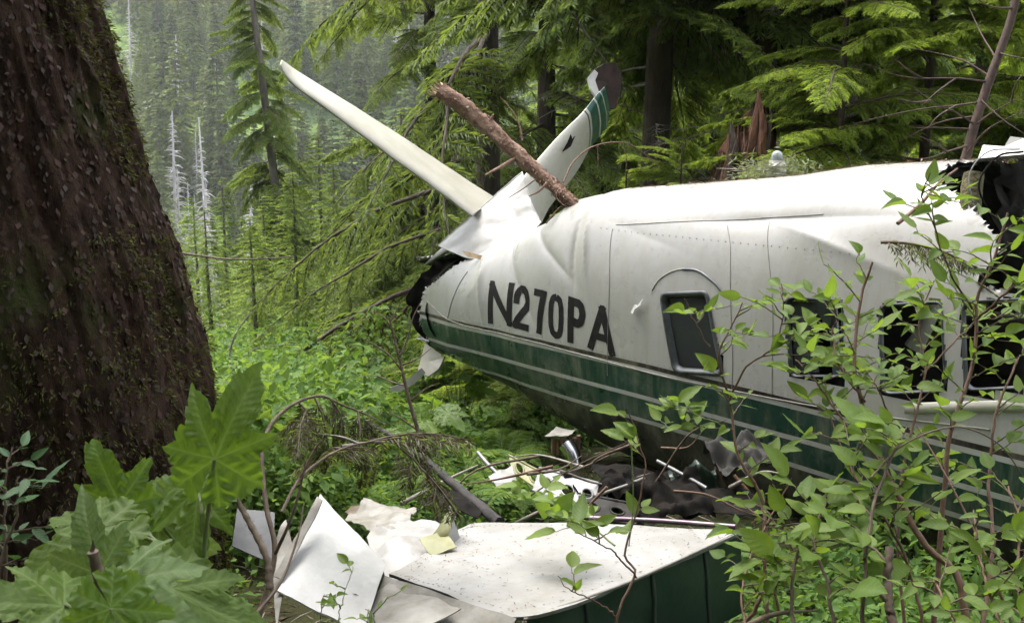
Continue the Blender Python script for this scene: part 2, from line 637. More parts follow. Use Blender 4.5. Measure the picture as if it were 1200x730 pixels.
def trunk_mesh(name, H, r0, r1, mats, seed, lean=(0, 0), bow=0.0, nz=40, sides=20, rough=.08, flare=.5):
    t = np.linspace(0, 1, nz)
    th = np.linspace(0, 2 * math.pi, sides + 1)
    r = r0 * (1 - t) + r1 * t + flare * r0 * np.exp(-t * H / .35)
    cx = lean[0] * t * H + bow * np.sin(t * math.pi) * H
    cyy = lean[1] * t * H
    G = np.stack([cx[:, None] + r[:, None] * np.cos(th), cyy[:, None] + r[:, None] * np.sin(th), (t * H)[:, None] + 0 * th], -1)
    q = np.stack([np.cos(th)[None] * 1.2 + 0 * t[:, None], np.sin(th)[None] * 1.2 + 0 * t[:, None], (t * H * .5)[:, None] + 0 * th], -1)
    dr = 1 + rough * fbm(q, 3, 3, seed)
    G[..., 0] = cx[:, None] + (G[..., 0] - cx[:, None]) * dr
    G[..., 1] = cyy[:, None] + (G[..., 1] - cyy[:, None]) * dr
    mb = MB()
    mb.grid(G, flip=True)
    return mb.mesh(name, mats)


def conifer(name, x, y, H, r, label, cat, group=None, sets=None, n=80, z0=.25, blen=1.0, seed=0, lean=(0, 0), dead=0, bark='bark_dark',
            pitch=(-5, -30), az=None, top=1.0, profile=.8, zb=None, shrink=.12, tilt_top=20, low=1.0):
    rng = np.random.default_rng(seed)
    zb = gz(x, y) - .1 if zb is None else zb
    root = thing(name, (x, y, zb), label, cat, group)
    tm = trunk_mesh('trunk', H, r, r * .15, [M[bark]], seed, lean, rough=.12)
    link_local('trunk', tm, root, Matrix.Identity(4))
    for k in range(n + dead):
        q = z0 + (top - z0) * ((k + rng.random()) / n) ** low if k < n else rng.uniform(z0 * .25, z0 + .15)
        q = min(q, .99)
        a = rng.uniform(0, 2 * math.pi) if az is None else math.radians(rng.uniform(*az))
        if k < n:
            me = sets[rng.integers(len(sets))]
            s = blen * ((1 - (q - z0) / (1.001 - z0)) ** profile * (1 - shrink) + shrink) * rng.uniform(.75, 1.2)
            pi = math.radians(rng.uniform(pitch[1], pitch[0]) + tilt_top * q)
        else:
            me = B_dead[rng.integers(3)]
            s = blen * rng.uniform(.35, .8)
            pi = math.radians(rng.uniform(-25, 15))
        rr = r * (1 - q) + r * .15 * q
        p = Vector((lean[0] * q * H + math.cos(a) * rr * .6, lean[1] * q * H + math.sin(a) * rr * .6, q * H))
        mt = Matrix.Translation(p) @ Matrix.Rotation(a, 4, 'Z') @ Matrix.Rotation(-pi, 4, 'Y') @ Matrix.Rotation(rng.normal(0, .25), 4, 'X') @ Matrix.Scale(s, 4)
        link_local('branch' if k < n else 'dead_branch', me, root, mt)
    return root


# whole crowns for trees farther off
def crown_mesh(name, seed, H, R, whorls, per, blades, bl, bw, mats, z0=.08, droop=.35, gap=0.0, prof=.85):
    rng = np.random.default_rng(seed)
    mb = MB()
    for w in range(whorls):
        q = z0 + (1 - z0) * (w + rng.random() * .6) / whorls
        rad = R * ((1 - q) ** prof * .95 + .05) * rng.uniform(.75, 1.15)
        for k in range(per):
            if rng.random() < gap:
                continue
            a = rng.uniform(0, 2 * math.pi)
            l = rad * rng.uniform(.65, 1.15)
            t = (np.arange(blades) + rng.random(blades)) / blades
            t = .12 + .88 * t
            d = np.array([math.cos(a), math.sin(a), 0])
            s = np.array([-math.sin(a), math.cos(a), 0])
            up = .35 * (q - .35)
            pos = d * (l * t)[:, None] + np.array([0, 0, 1.0]) * (q * H + l * (up * t - droop * t * t))[:, None]
            lat = rng.normal(0, 1, blades)[:, None]
            dv = d * .6 + s * lat + np.array([0, 0, -1]) * rng.uniform(.0, .5, blades)[:, None]
            f = (1.15 - .6 * t)
            mb.blades(pos, dv, bl * f * (.4 + .6 * (1 - q) ** .5) * rng.uniform(.7, 1.3, blades), (.8 + .2 * (1 - q)) * bw * rng.uniform(.7, 1.3, blades), np.array([0, 0, 1.0]) + rng.normal(0, .5, (blades, 3)), rng.integers(0, len(mats), blades) if len(mats) > 1 else 0, .15)
    return mb.mesh(name, mats)


def far_trunk(name, H, r, mat, seed):
    rng = np.random.default_rng(seed)
    mb = MB()
    z = np.linspace(-1.0, H, 8)
    mb.tube(np.stack([np.cumsum(rng.normal(0, .04, 8)), np.cumsum(rng.normal(0, .04, 8)), z], -1), np.linspace(r, r * .12, 8), 6)
    return mb.mesh(name, [mat])


def snag_mesh(name, seed, H):
    rng = np.random.default_rng(seed)
    mb = MB()
    z = np.linspace(-1, H, 8)
    mb.tube(np.stack([z * 0, z * 0, z], -1), np.linspace(.24, .05, 8), 5)
    for k in range(120):
        q = rng.uniform(.15, .97)
        a = rng.uniform(0, 2 * math.pi)
        l = (1.05 - q) * rng.uniform(1.0, 2.6)
        d = np.array([math.cos(a), math.sin(a), rng.uniform(-.4, .25)])
        p0 = np.array([0, 0, q * H])
        mb.tube(np.stack([p0, p0 + d * l * .6, p0 + d * l + np.array([0, 0, -.15 * l])]), np.array([.055, .04, .016]), 3, cap=False)
    return mb.mesh(name, [M['snag_grey']])


# ---------------------------------------------------------------- far hillside forest
rng = np.random.default_rng(77)
far_crowns = [crown_mesh('crown', 200 + i, 14, (2.7, 3.3, 2.3, 3.0)[i], 32, 8, 14, .80, .21, [M['needle_far']] if i % 2 == 0 else [M['needle_far2']], prof=(.85, .7, 1.0, .8)[i]) for i in range(4)]
far_trunks = [far_trunk('trunk', 13.6, .22, M['bark_grey'], 300 + i) for i in range(2)]
snags = [snag_mesh('dead_trunk', 320 + i, 11 + 2 * i) for i in range(3)]

cand = []
for _ in range(26000):
    y = 92 + 235 * rng.random() ** 1.15
    x = rng.uniform(-.50, .62) * y * 1.08
    cand.append((x, y))
cand = np.array(cand)
cz = ground_z(cand[:, 0], cand[:, 1])
meadow = fbm(np.stack([cand[:, 0], cand[:, 1], cand[:, 0] * 0], -1), .022, 3, 31)
picked = []
cells = {}
for i, (x, y) in enumerate(cand):
    if meadow[i] > .34 and y > 175:
        continue
    sp = (4.0 + .006 * y) * rng.uniform(.6, 1.25)
    kx, ky = int(x // 5), int(y // 5)
    near = False
    for a in (-1, 0, 1):
        for c2 in (-1, 0, 1):
            for (qx, qy) in cells.get((kx + a, ky + c2), ()):
                if (qx - x) ** 2 + (qy - y) ** 2 < sp * sp:
                    near = True
    if near:
        continue
    cells.setdefault((kx, ky), []).append((x, y))
    picked.append((x, y, cz[i]))
# those in view from here stay singles, largest (nearest) first; everything else is one wood
def ang_ok(p):
    px = 600 + p[0] / (p[1] * math.cos(PITCH)) * FPX
    return 110 < px < 620
inview = sorted([p for p in picked if ang_ok(p)], key=lambda p: p[1])
single = set(inview[:285])
rest = [p for p in picked if p not in single]
n_snag = 0
for i, p in enumerate(inview[:285]):
    s = .55 + 1.25 * rng.random() ** 1.4
    px = 600 + p[0] / (p[1] * math.cos(PITCH)) * FPX
    dead = rng.random() < (.5 if 195 < px < 290 and p[1] < 160 else 0) or rng.random() < (.22 if 185 < px < 300 else .10)
    if dead:
        o = link('dead_snag', snags[rng.integers(3)], None, Matrix.Translation((p[0], p[1], p[2])) @ Matrix.Rotation(rng.uniform(0, 6.28), 4, 'Z') @ Matrix.Rotation(rng.normal(0, .04), 4, 'X') @ Matrix.Scale(s, 4))
        tag(o, 'bare grey dead snag among the conifers on the far hillside', 'dead tree', 'dead snags on the far hillside')
    else:
        r_ = thing('distant_conifer', (p[0], p[1], p[2]), 'green conifer with a pointed crown in the wood on the far hillside', 'tree', 'conifers on the far hillside')
        r_.scale = (s * rng.uniform(.85, 1.15),) * 2 + (s,)
        r_.rotation_euler = (rng.normal(0, .02), rng.normal(0, .02), rng.uniform(0, 6.28))
        k = rng.integers(4)
        link_local('crown', far_crowns[k], r_, Matrix.Identity(4))
        link_local('trunk', far_trunks[k % 2], r_, Matrix.Identity(4))
# the remaining wood as one mass
light = []
for i in range(3):
    me_ = crown_mesh('tmp', 240 + i, 14, (2.8, 3.3, 2.4)[i], 20, 7, 8, 1.1, .32, [M['needle_far']], prof=.85)
    vv = np.empty(len(me_.vertices) * 3, np.float32)
    me_.vertices.foreach_get('co', vv)
    ff = np.empty(len(me_.loops), np.int32)
    me_.loops.foreach_get('vertex_index', ff)
    light.append((vv.reshape(-1, 3).astype(float), ff.reshape(-1, 3)))
    bpy.data.meshes.remove(me_)
mb = MB()
rest = sorted(rest, key=lambda p: p[1])[:1900]
for p in rest:
    vv, ff = light[rng.integers(3)]
    s = .55 + 1.2 * rng.random() ** 1.4
    a = rng.uniform(0, 6.28)
    R3 = np.array([[math.cos(a), -math.sin(a), 0], [math.sin(a), math.cos(a), 0], [0, 0, 1]]) * s
    mb.add(vv @ R3.T + np.array(p), ff, int(rng.random() < .45))
tag(mb.build('distant_forest', [M['needle_far'], M['needle_far2']]), 'dense conifer forest covering the far valley side', 'forest', None, 'stuff')
# scrub and meadow growth between the far trees
mb = MB()
nsc = 30000
yy = 95 + 210 * rng.random(nsc)
xx = rng.uniform(-.5, .5, nsc) * yy
zz = ground_z(xx, yy)
mb.blades(np.stack([xx, yy, zz - .1], -1), np.stack([rng.normal(0, .7, nsc), rng.normal(0, .7, nsc), np.full(nsc, .9)], -1), rng.uniform(.4, 1.1, nsc), rng.uniform(.3, .7, nsc), rng.normal(0, 1, (nsc, 3)), (rng.random(nsc) < .5).astype(np.int32))
tag(mb.build('hillside_scrub', [M['needle_far2'], M['needle_far']]), 'pale green scrub between the trees of the far hillside', 'scrub', None, 'stuff')

# ---------------------------------------------------------------- trees on the near slope (left and centre, 25 to 75 m)
mid_crowns = [crown_mesh('crown', 260 + i, 14, (2.9, 3.3, 2.6)[i], 60, 7, 18, .36, .062, [M['needle_mid'], M['needle_mid_tip']] if i != 1 else [M['needle_mid'], M['needle_bright']], z0=.06, gap=(.18, .12, .35)[i], prof=(.9, .8, 1.0)[i]) for i in range(3)]
mid_trunk = far_trunk('trunk', 13.7, .2, M['bark_grey'], 330)


def slope_tree(px, d, H, k, label, group=None, sx=1.0, rot=0.0, lean=0.0):
    p = P(px, 365, d)
    z = gz(p[0], p[1])
    r_ = thing('conifer_tree', (p[0], p[1], z - .2), label, 'tree', group)
    s = H / 14
    r_.scale = (s * sx, s * sx, s)
    r_.rotation_euler = (0, lean, rot)
    link_local('crown', mid_crowns[k], r_, Matrix.Identity(4))
    link_local('trunk', mid_trunk, r_, Matrix.Identity(4))
    return r_


G_sl = 'young conifers down the near slope'
for (px, d, H, k, sx) in ((158, 62, 13, 0, 1.1), (190, 74, 17, 2, .9), (228, 58, 11, 1, 1.1), (262, 66, 16, 0, .9), (292, 50, 13, 0, 1.0), (205, 46, 8.5, 0, 1.2),
                          (372, 64, 17, 2, 1.0), (410, 48, 16, 1, 1.1), (440, 60, 18, 0, 1.0), (478, 44, 15, 1, 1.1), (250, 40, 8, 0, 1.2), (505, 52, 19, 0, 1.1),
                          (385, 36, 9.5, 1, 1.2), (445, 33, 8, 0, 1.2), (270, 26, 5.5, 0, 1.3), (318, 22, 4.2, 1, 1.4), (395, 24, 5.5, 0, 1.4), (430, 20, 4.5, 1, 1.4), (480, 25, 7, 0, 1.3), (230, 30, 6.5, 1, 1.3), (355, 31, 8, 1, 1.2), (520, 23, 6, 1, 1.3), (300, 17, 3.2, 1, 1.4), (345, 18.5, 4.2, 0, 1.3), (412, 16, 2.8, 1, 1.5), (455, 17.5, 4.0, 0, 1.3), (250, 19, 3.6, 0, 1.4), (375, 27, 7, 1, 1.3), (290, 33, 7.4, 0, 1.2), (560, 40, 17, 1, 1.1), (600, 55, 22, 0, 1.1), (640, 38, 17, 1, 1.1), (690, 48, 20, 1, 1.1),
                          (740, 36, 17, 1, 1.2), (800, 44, 20, 0, 1.1), (850, 34, 17, 1, 1.2), (925, 40, 20, 1, 1.2), (1010, 36, 19, 1, 1.2), (1090, 42, 20, 1, 1.2), (1170, 35, 19, 1, 1.2)):
    if H < 7.5:
        lb, gr = 'short bushy young conifer at the back edge of the green undergrowth', 'short conifers at the undergrowth edge'
    elif px < 520:
        lb, gr = 'green conifer down the slope between the great trunk and the drooping hemlock', G_sl
    else:
        lb, gr = 'tall conifer deep in the wood behind fin and fuselage roof', 'conifers deep in the wood behind the wreck'
    slope_tree(px, d, H, k, lb, gr, sx * rng.uniform(.85, 1.15), rng.uniform(0, 6.28))

# the conifer with the pale trunk left of the stabiliser
p = P(322, 60, 27)
q = P(350, 400, 27)
conifer('pale_trunk_conifer', q[0], q[1], 15.0, .17, 'slim conifer with pale grey trunk left of the wreck tail', 'tree', None, B_mid, 135, .12, .95, 501,
        lean=((p[0] - q[0]) / (p[2] - q[2]), 0), dead=14, bark='bark_grey', pitch=(-8, -45), zb=gz(q[0], q[1]) - .2)

# ---------------------------------------------------------------- hemlocks right behind the wreck


def hem(name, px, d, H, r, label, **kw):
    p = P(px, 150, d)
    kw.setdefault('low', 1.9 if H > 8 else 1.0)
    return conifer(name, p[0], p[1], H, r, label, 'tree', kw.pop('group', None), **kw)


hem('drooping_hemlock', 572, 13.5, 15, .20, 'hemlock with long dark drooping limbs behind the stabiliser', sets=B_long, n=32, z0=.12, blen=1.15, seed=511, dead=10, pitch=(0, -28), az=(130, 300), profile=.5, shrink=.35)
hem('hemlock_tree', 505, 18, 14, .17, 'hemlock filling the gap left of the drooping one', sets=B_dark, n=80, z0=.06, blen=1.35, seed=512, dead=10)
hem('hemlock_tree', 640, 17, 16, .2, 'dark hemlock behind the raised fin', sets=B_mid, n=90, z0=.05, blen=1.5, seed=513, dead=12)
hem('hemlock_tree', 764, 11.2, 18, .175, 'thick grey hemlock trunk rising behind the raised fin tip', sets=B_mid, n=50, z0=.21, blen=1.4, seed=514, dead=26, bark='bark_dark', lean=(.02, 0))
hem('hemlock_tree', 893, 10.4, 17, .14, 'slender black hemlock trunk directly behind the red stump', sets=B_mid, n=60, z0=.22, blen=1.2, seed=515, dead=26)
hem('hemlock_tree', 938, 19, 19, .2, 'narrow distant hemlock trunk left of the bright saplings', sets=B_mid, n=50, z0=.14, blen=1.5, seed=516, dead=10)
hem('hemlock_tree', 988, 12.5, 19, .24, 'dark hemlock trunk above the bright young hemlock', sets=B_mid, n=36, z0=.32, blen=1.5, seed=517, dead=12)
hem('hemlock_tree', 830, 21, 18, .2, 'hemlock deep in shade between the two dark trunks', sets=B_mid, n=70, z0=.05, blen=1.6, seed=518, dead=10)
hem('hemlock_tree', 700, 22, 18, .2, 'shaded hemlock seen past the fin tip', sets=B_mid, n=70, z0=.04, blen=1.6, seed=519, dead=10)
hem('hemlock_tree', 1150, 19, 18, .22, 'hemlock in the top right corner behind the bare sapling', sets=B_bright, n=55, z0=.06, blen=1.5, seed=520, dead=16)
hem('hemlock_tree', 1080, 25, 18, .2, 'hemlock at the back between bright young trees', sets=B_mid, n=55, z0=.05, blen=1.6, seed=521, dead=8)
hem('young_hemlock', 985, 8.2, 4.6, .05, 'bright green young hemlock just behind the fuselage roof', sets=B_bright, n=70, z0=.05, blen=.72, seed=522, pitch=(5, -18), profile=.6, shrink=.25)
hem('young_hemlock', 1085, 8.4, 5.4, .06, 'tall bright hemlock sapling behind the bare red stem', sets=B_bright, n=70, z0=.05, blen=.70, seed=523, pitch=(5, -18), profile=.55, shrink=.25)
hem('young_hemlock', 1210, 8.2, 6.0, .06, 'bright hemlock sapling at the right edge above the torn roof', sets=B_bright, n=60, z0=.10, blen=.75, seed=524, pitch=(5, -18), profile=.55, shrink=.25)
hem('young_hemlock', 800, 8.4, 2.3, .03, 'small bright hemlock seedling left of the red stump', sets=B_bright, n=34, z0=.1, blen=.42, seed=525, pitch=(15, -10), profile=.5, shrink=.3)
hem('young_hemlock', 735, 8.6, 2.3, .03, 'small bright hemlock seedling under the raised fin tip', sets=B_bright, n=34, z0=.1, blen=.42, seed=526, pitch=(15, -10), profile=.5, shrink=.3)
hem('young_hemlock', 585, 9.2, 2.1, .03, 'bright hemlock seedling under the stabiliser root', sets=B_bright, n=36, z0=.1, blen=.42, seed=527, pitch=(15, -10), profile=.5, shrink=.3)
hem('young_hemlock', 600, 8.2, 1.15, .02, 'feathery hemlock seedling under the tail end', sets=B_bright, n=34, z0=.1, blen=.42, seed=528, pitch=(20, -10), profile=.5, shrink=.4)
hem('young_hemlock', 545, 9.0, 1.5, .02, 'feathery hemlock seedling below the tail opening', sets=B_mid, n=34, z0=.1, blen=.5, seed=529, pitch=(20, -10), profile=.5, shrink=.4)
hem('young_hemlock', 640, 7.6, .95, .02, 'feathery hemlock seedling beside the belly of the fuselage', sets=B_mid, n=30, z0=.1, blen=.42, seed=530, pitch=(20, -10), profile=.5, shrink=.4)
# trees standing uphill behind the viewpoint shade the near bank and the great trunk
for i, (x, y, H) in enumerate(((-6.4, -1.5, 17), (-4.0, -6.0, 19), (.3, -7.5, 19), (4.6, -6.0, 18), (-7.6, 3.0, 17), (-1.8, -10.5, 20), (3.0, -11, 20))):
    conifer('hemlock_tree', x, y, H, .25, 'hemlock standing uphill behind the viewpoint', 'tree', 'hemlocks behind the viewpoint', B_dark, 90, .14, 1.9, 540 + i)

# ---------------------------------------------------------------- the great trunk on the left
TD = 3.3
prof_px = [(-60, -22, 138), (0, -17, 144), (60, -8, 150), (130, 2, 156), (200, 14, 163), (270, 22, 178), (340, 28, 188), (410, 32, 196), (460, 36, 200), (520, 36, 197), (600, 34, 196), (700, 32, 198), (780, 30, 204)]
pc = np.array([P(c_, y_, TD) for (y_, c_, r_) in prof_px])
pr = np.array([r_ / FPX * TD for (_, _, r_) in prof_px])
order = np.argsort(pc[:, 2])
pc, pr = pc[order], pr[order]
tz = np.concatenate([np.linspace(pc[0, 2], 3.6, 400), np.linspace(3.7, 17, 20)])
cxz = np.interp(tz, pc[:, 2], pc[:, 0]) - np.clip(tz - pc[-1, 2], 0, 2) * .10
rz = np.maximum(np.interp(tz, pc[:, 2], pr) - np.maximum(tz - pc[-1, 2], 0) * .022, .08)
cyz = np.full_like(tz, pc[:, 1].mean())
th = np.linspace(0, 2 * math.pi, 421)
ca, sa = np.cos(th), np.sin(th)
q = np.stack([ca[None] * 1.0 + 0 * tz[:, None], sa[None] + 0 * tz[:, None], tz[:, None] * .55 + 0 * th], -1)
q[..., 0] += .12 * fbm(q, 2, 2, 8)
big = fbm(q, 1.6, 2, 3) * .05
plates = 1 - np.abs(fbm(q * np.array([1, 1, .42]), 7, 2, 4)) * 3.0
plates = -np.clip(plates, 0, 1) ** 2 * .014 + .015 * np.clip(fbm(q * np.array([1, 1, .7]), 15, 2, 14) * 2.2, -1, 1)
fine = fbm(q * np.array([1, 1, .6]), 34, 2, 6) * .007
rr = rz[:, None] + big + plates + fine
G = np.stack([cxz[:, None] + rr * ca, cyz[:, None] + rr * sa, tz[:, None] + 0 * rr], -1)
m_tr, nt, b = new_mat('great_bark')
v = coords(nt)
vs_ = coords(nt, 'Object', (1, 1, .45))
c = mixc(nt, noise(nt, vs_, 28, 5, .65), (.014, .007, .004), (.054, .029, .018))
c = mixc(nt, noise(nt, v, 6, 4, .6, .5, .8), c, (.072, .043, .030))
c = mixc(nt, noise(nt, v, 3.2, 6, .7, .53, .68), c, (.036, .042, .010))
nt.links.new(c, b.inputs["Base Color"])
b.inputs["Roughness"].default_value = .95
b.inputs["Specular IOR Level"].default_value = .2
bump(nt, b, noise(nt, vs_, 60, 6, .7, .2, .8), .9, .012)
big_root = thing('old_conifer_tree', (pc[0, 0], pc[0, 1], pc[0, 2]), 'huge dark mossy conifer trunk filling the left edge', 'tree')
mb = MB()
mb.grid(G, flip=True)
mb.build('trunk', m_tr, big_root)
# loose bark scales and moss tufts standing off the trunk
nf = 26000
fi = rng.integers(4, 396, nf)
fj = rng.integers(0, 420, nf)
base = G[fi, fj]
nrm = np.stack([ca[fj], sa[fj], np.zeros(nf)], -1)
dn = np.tile([0, 0, -1.0], (nf, 1)) + nrm * rng.uniform(.05, .5, nf)[:, None] + rng.normal(0, .22, (nf, 3))
mb = MB()
mb.blades(base + np.array([0, 0, .01]), dn, rng.uniform(.010, .034, nf), rng.uniform(.007, .020, nf), nrm + rng.normal(0, .25, (nf, 3)), rng.choice([0, 0, 1, 2], nf).astype(np.int32))
o = mb.build('bark_scales', [m_tr, simple('bark_scale_pale', (.032, .021, .015), (.056, .038, .028), 30, .9), simple('bark_scale_red', (.036, .017, .011), (.062, .031, .021), 30, .9)], big_root)
o["kind"] = "stuff"
mossm = fbm(G * 1.0, 3.0, 3, 12)[fi, fj] + .35 * np.clip(ca[fj] * 1.0, -1, 1) - .10
sel = mossm > .12
k = int(sel.sum())
mb = MB()
for rep in range(3):
    bb = base[sel] + nrm[sel] * .004 + rng.normal(0, .008, (k, 3))
    mb.blades(bb, nrm[sel] + rng.normal(0, .6, (k, 3)) + np.array([0, 0, -.4]), rng.uniform(.010, .028, k), rng.uniform(.003, .007, k), rng.normal(0, 1, (k, 3)))
M['moss'] = foliage('moss', (.042, .050, .010), (.085, .090, .018), None, .2, rough=.9, scale=9)
o = mb.build('moss', M['moss'], big_root)
o["kind"] = "stuff"
# overhead limbs of the great tree (out of frame, they shade its foot)
for k in range(30):
    a = rng.uniform(0, 6.28)
    zq = rng.uniform(7.0, 16)
    link('branch', B_dark[k % 4], big_root, Matrix.Translation((cxz[-1] + .25 * math.cos(a), cyz[0] + .25 * math.sin(a), zq)) @ Matrix.Rotation(a, 4, 'Z') @ Matrix.Rotation(-.1, 4, 'Y') @ Matrix.Scale(1.5 - .06 * zq, 4))

# ---------------------------------------------------------------- undergrowth on the falling ground left of the wreck
mb = MB()


def clump(cx, cy_, rad, h, n, size, lo=.5):
    cz_ = gz(cx, cy_)
    a = rng.uniform(0, 6.28, n)
    rr_ = rad * np.sqrt(rng.random(n))
    hh = h * (1 - (rr_ / rad) ** 2) ** .5 * rng.uniform(.45, 1.05, n)
    pos = np.stack([cx + rr_ * np.cos(a), cy_ + rr_ * np.sin(a), cz_ + hh], -1)
    out = np.stack([np.cos(a), np.sin(a), rng.normal(-.05, .35, n)], -1) + rng.normal(0, .5, (n, 3))
    nr = np.array([0, 0, 1.0]) + rng.normal(0, .45, (n, 3))
    sz = size * rng.uniform(.6, 1.4, n)
    mb.blades(pos, out, sz, sz * rng.uniform(.45, .65, n), nr, (rng.random(n) < lo).astype(np.int32), .2)


for k in range(760):
    y = 4.6 + 22 * rng.random() ** 1.1
    x = rng.uniform(-.44, .12) * y + rng.normal(0, .2)
    if y < 5.4 and x > -.16 * y:
        continue
    if y < 7.2 and x > -.05 * y:
        continue
    hn = float(fbm(np.array([[x, y, 0.0]]), .75, 2, 91)[0]) * .5 + .5 + rng.normal(0, .08)
    if hn < .40:
        continue
    if -.22 * y < x and y < 8.5:
        hn = min(hn, .5)
    s = rng.uniform(.25, .6)
    clump(x, y, s, .10 + 2.0 * max(hn - .32, 0) ** 1.2, 430, rng.choice([.035, .05, .07]) if y < 10 else rng.uniform(.05, .09), rng.choice([.05, .3, .6, .95]))
for k in range(110):                                          # taller bushes closing the far edge of the clearing
    y = rng.uniform(12, 24)
    x = rng.uniform(-.46, .10) * y
    clump(x, y, rng.uniform(.5, 1.0), rng.uniform(.4, 1.5), 420, .09, rng.uniform(.1, .7))
for k in range(60):                                           # taller weeds nearby
    y = rng.uniform(5.6, 12)
    x = rng.uniform(-.34, -.13) * y
    clump(x, y, rng.uniform(.2, .4), rng.uniform(.5, .95), 240, .07, rng.uniform(.0, .9))
for k in range(160):                                          # behind the wreck
    y = rng.uniform(7.5, 15)
    x = rng.uniform(-.05, .62) * y
    clump(x, y, rng.uniform(.35, .7), rng.uniform(.4, 1.1), 200, .08, .3)
for k in range(120):                                          # tangle under the shrubs at the right
    y = rng.uniform(1.7, 4.4)
    x = rng.uniform(.24, .62) * y
    clump(x, y, rng.uniform(.12, .3), rng.uniform(.12, .42), 90, .05, .12)
for k in range(70):                                           # low growth on the near bank
    y = rng.uniform(1.6, 4.2)
    x = rng.uniform(-.62, .75) * y
    if -.3 * y < x < .30 * y and y > 1.9:
        continue
    clump(x, y, rng.uniform(.15, .3), rng.uniform(.10, .28), 110, .05, .2)
tag(mb.build('undergrowth', [M['leaf_under'], M['leaf_under2']]), 'bright green leafy undergrowth covering the slope', 'undergrowth', None, 'stuff')
# ferns standing in the undergrowth
def fern_mesh(seed):
    r_ = np.random.default_rng(seed)
    mb = MB()
    for k in range(11):
        a = k * 2.4 + r_.normal(0, .2)
        L = r_.uniform(.55, .95)
        t = np.linspace(0, 1, 18)
        ax = np.stack([L * .75 * t * math.cos(a), L * .75 * t * math.sin(a), L * (.95 * t - .75 * t * t)], -1)
        mb.tube(ax, np.linspace(.004, .001, 18), 3, 0, cap=False)
        tg_ = unit(np.gradient(ax, axis=0))
        sd = unit(np.cross(tg_, [0, 0, 1.0]))
        tt = np.linspace(.15, .98, 34)
        pos = np.stack([np.interp(tt, t, ax[:, i]) for i in range(3)], -1)
        tgi = np.stack([np.interp(tt, t, tg_[:, i]) for i in range(3)], -1)
        sdi = np.stack([np.interp(tt, t, sd[:, i]) for i in range(3)], -1)
        ln = .20 * L * np.sin(np.pi * (tt * .8 + .2)) + .01
        for sg in (1, -1):
            mb.blades(pos, sdi * sg + tgi * .35 + r_.normal(0, .06, (34, 3)), ln, np.full(34, .026), np.cross(sdi, tgi) + r_.normal(0, .15, (34, 3)), 1, .15)
    return mb.mesh('frond', [M['twig_green'], M['leaf_under2']])


fern_m = [fern_mesh(700 + i) for i in range(3)]
for (px, py, d, s) in ((300, 560, 6.2, .8), (345, 545, 6.6, .75), (285, 500, 7.6, .9), (410, 505, 7.4, .8), (455, 560, 6.0, .7), (470, 500, 7.8, .9), (515, 520, 7.0, .8), (545, 555, 6.2, .7), (560, 500, 7.6, .9), (590, 535, 6.6, .75),
                       (330, 470, 9.0, 1.1), (390, 455, 10, 1.1), (610, 570, 5.8, .6), (500, 470, 9.0, 1.0), (430, 440, 11, 1.2)):
    p = P(px, py, d)
    o = link('fern', fern_m[int(px) % 3], None, Matrix.Translation((p[0], p[1], gz(p[0], p[1]) + .05)) @ Matrix.Rotation(px, 4, 'Z') @ Matrix.Scale(s, 4))
    tag(o, 'green fern with arching fronds in the undergrowth left of the wreck', 'fern', 'ferns left of the wreck')
# dead sticks lying through the undergrowth
for k, (a, b_, r_) in enumerate((((290, 520, 7.0), (372, 492, 7.6), .014), ((420, 470, 8.4), (505, 515, 7.2), .016), ((300, 440, 10), (420, 425, 11), .022), ((470, 590, 5.2), (560, 545, 5.8), .012), ((350, 600, 5.4), (410, 560, 5.9), .010))):
    mb = MB()
    mb.tube(spline([P(*a), (P(*a) + P(*b_)) / 2 + rng.normal(0, .06, 3), P(*b_)], 14), np.linspace(r_, r_ * .4, 14), 6)
    tag(mb.build('fallen_stick', M['twig_grey'] if k % 2 else M['twig_brown']), ('short dead stick lying left among the ferns', 'grey dead stick slanting in the green below the tail', 'long dead stick at the back of the undergrowth', 'grey stick just behind the charred pole', 'small dead stick behind the tilted panel')[k], 'stick')
# litter of twigs and needles on the near bank
mb = MB()
nl = 9000
yy = rng.uniform(.8, 7, nl)
xx = rng.uniform(-.7, .8, nl) * yy
mb.blades(np.stack([xx, yy, ground_z(xx, yy) + .008], -1), np.stack([rng.normal(0, 1, nl), rng.normal(0, 1, nl), rng.normal(0, .12, nl)], -1), rng.uniform(.03, .16, nl), rng.uniform(.003, .012, nl), np.tile([0, 0, 1.0], (nl, 1)), rng.integers(0, 3, nl))
tag(mb.build('forest_litter', [M['twig_brown'], M['twig_grey'], M['wood_rot']]), 'brown twigs and needles littering the forest floor', 'litter', None, 'stuff')
# ---------------------------------------------------------------- the wrecked aircraft
FA = np.array([-0.62229, 7.16591])                 # point of the near flank at the tail
FE = np.array([0.63131, -0.77553])                 # tail -> nose
FM = np.array([-0.77553, -0.63131])                # outwards, towards the viewer
S_ = [-.6, -.1, .3, .6, .87, 1.05, 1.26, 1.6, 2.2, 2.75, 3.15, 3.5, 4.0, 5.4]
ZT = [.66, .72, .80, .87, .98, 1.07, 1.20, 1.28, 1.335, 1.39, 1.45, 1.48, 1.49, 1.5]
ZB = [.10, .03, -.05, -.12, -.18, -.24, -.30, -.38, -.45, -.47, -.48, -.48, -.48, -.48]
HW = [.13, .18, .25, .30, .35, .38, .42, .47, .56, .62, .66, .70, .74, .78]
NE = [2.2, 2.2, 2.3, 2.3, 2.3, 2.35, 2.4, 2.5, 2.7, 2.8, 2.9, 3.0, 3.0, 3.0]


def _fs(s):
    return (np.interp(s, S_, ZT), np.interp(s, S_, ZB), np.interp(s, S_, HW), np.interp(s, S_, NE))


def spow(x, p):
    return np.sign(x) * np.abs(x) ** p


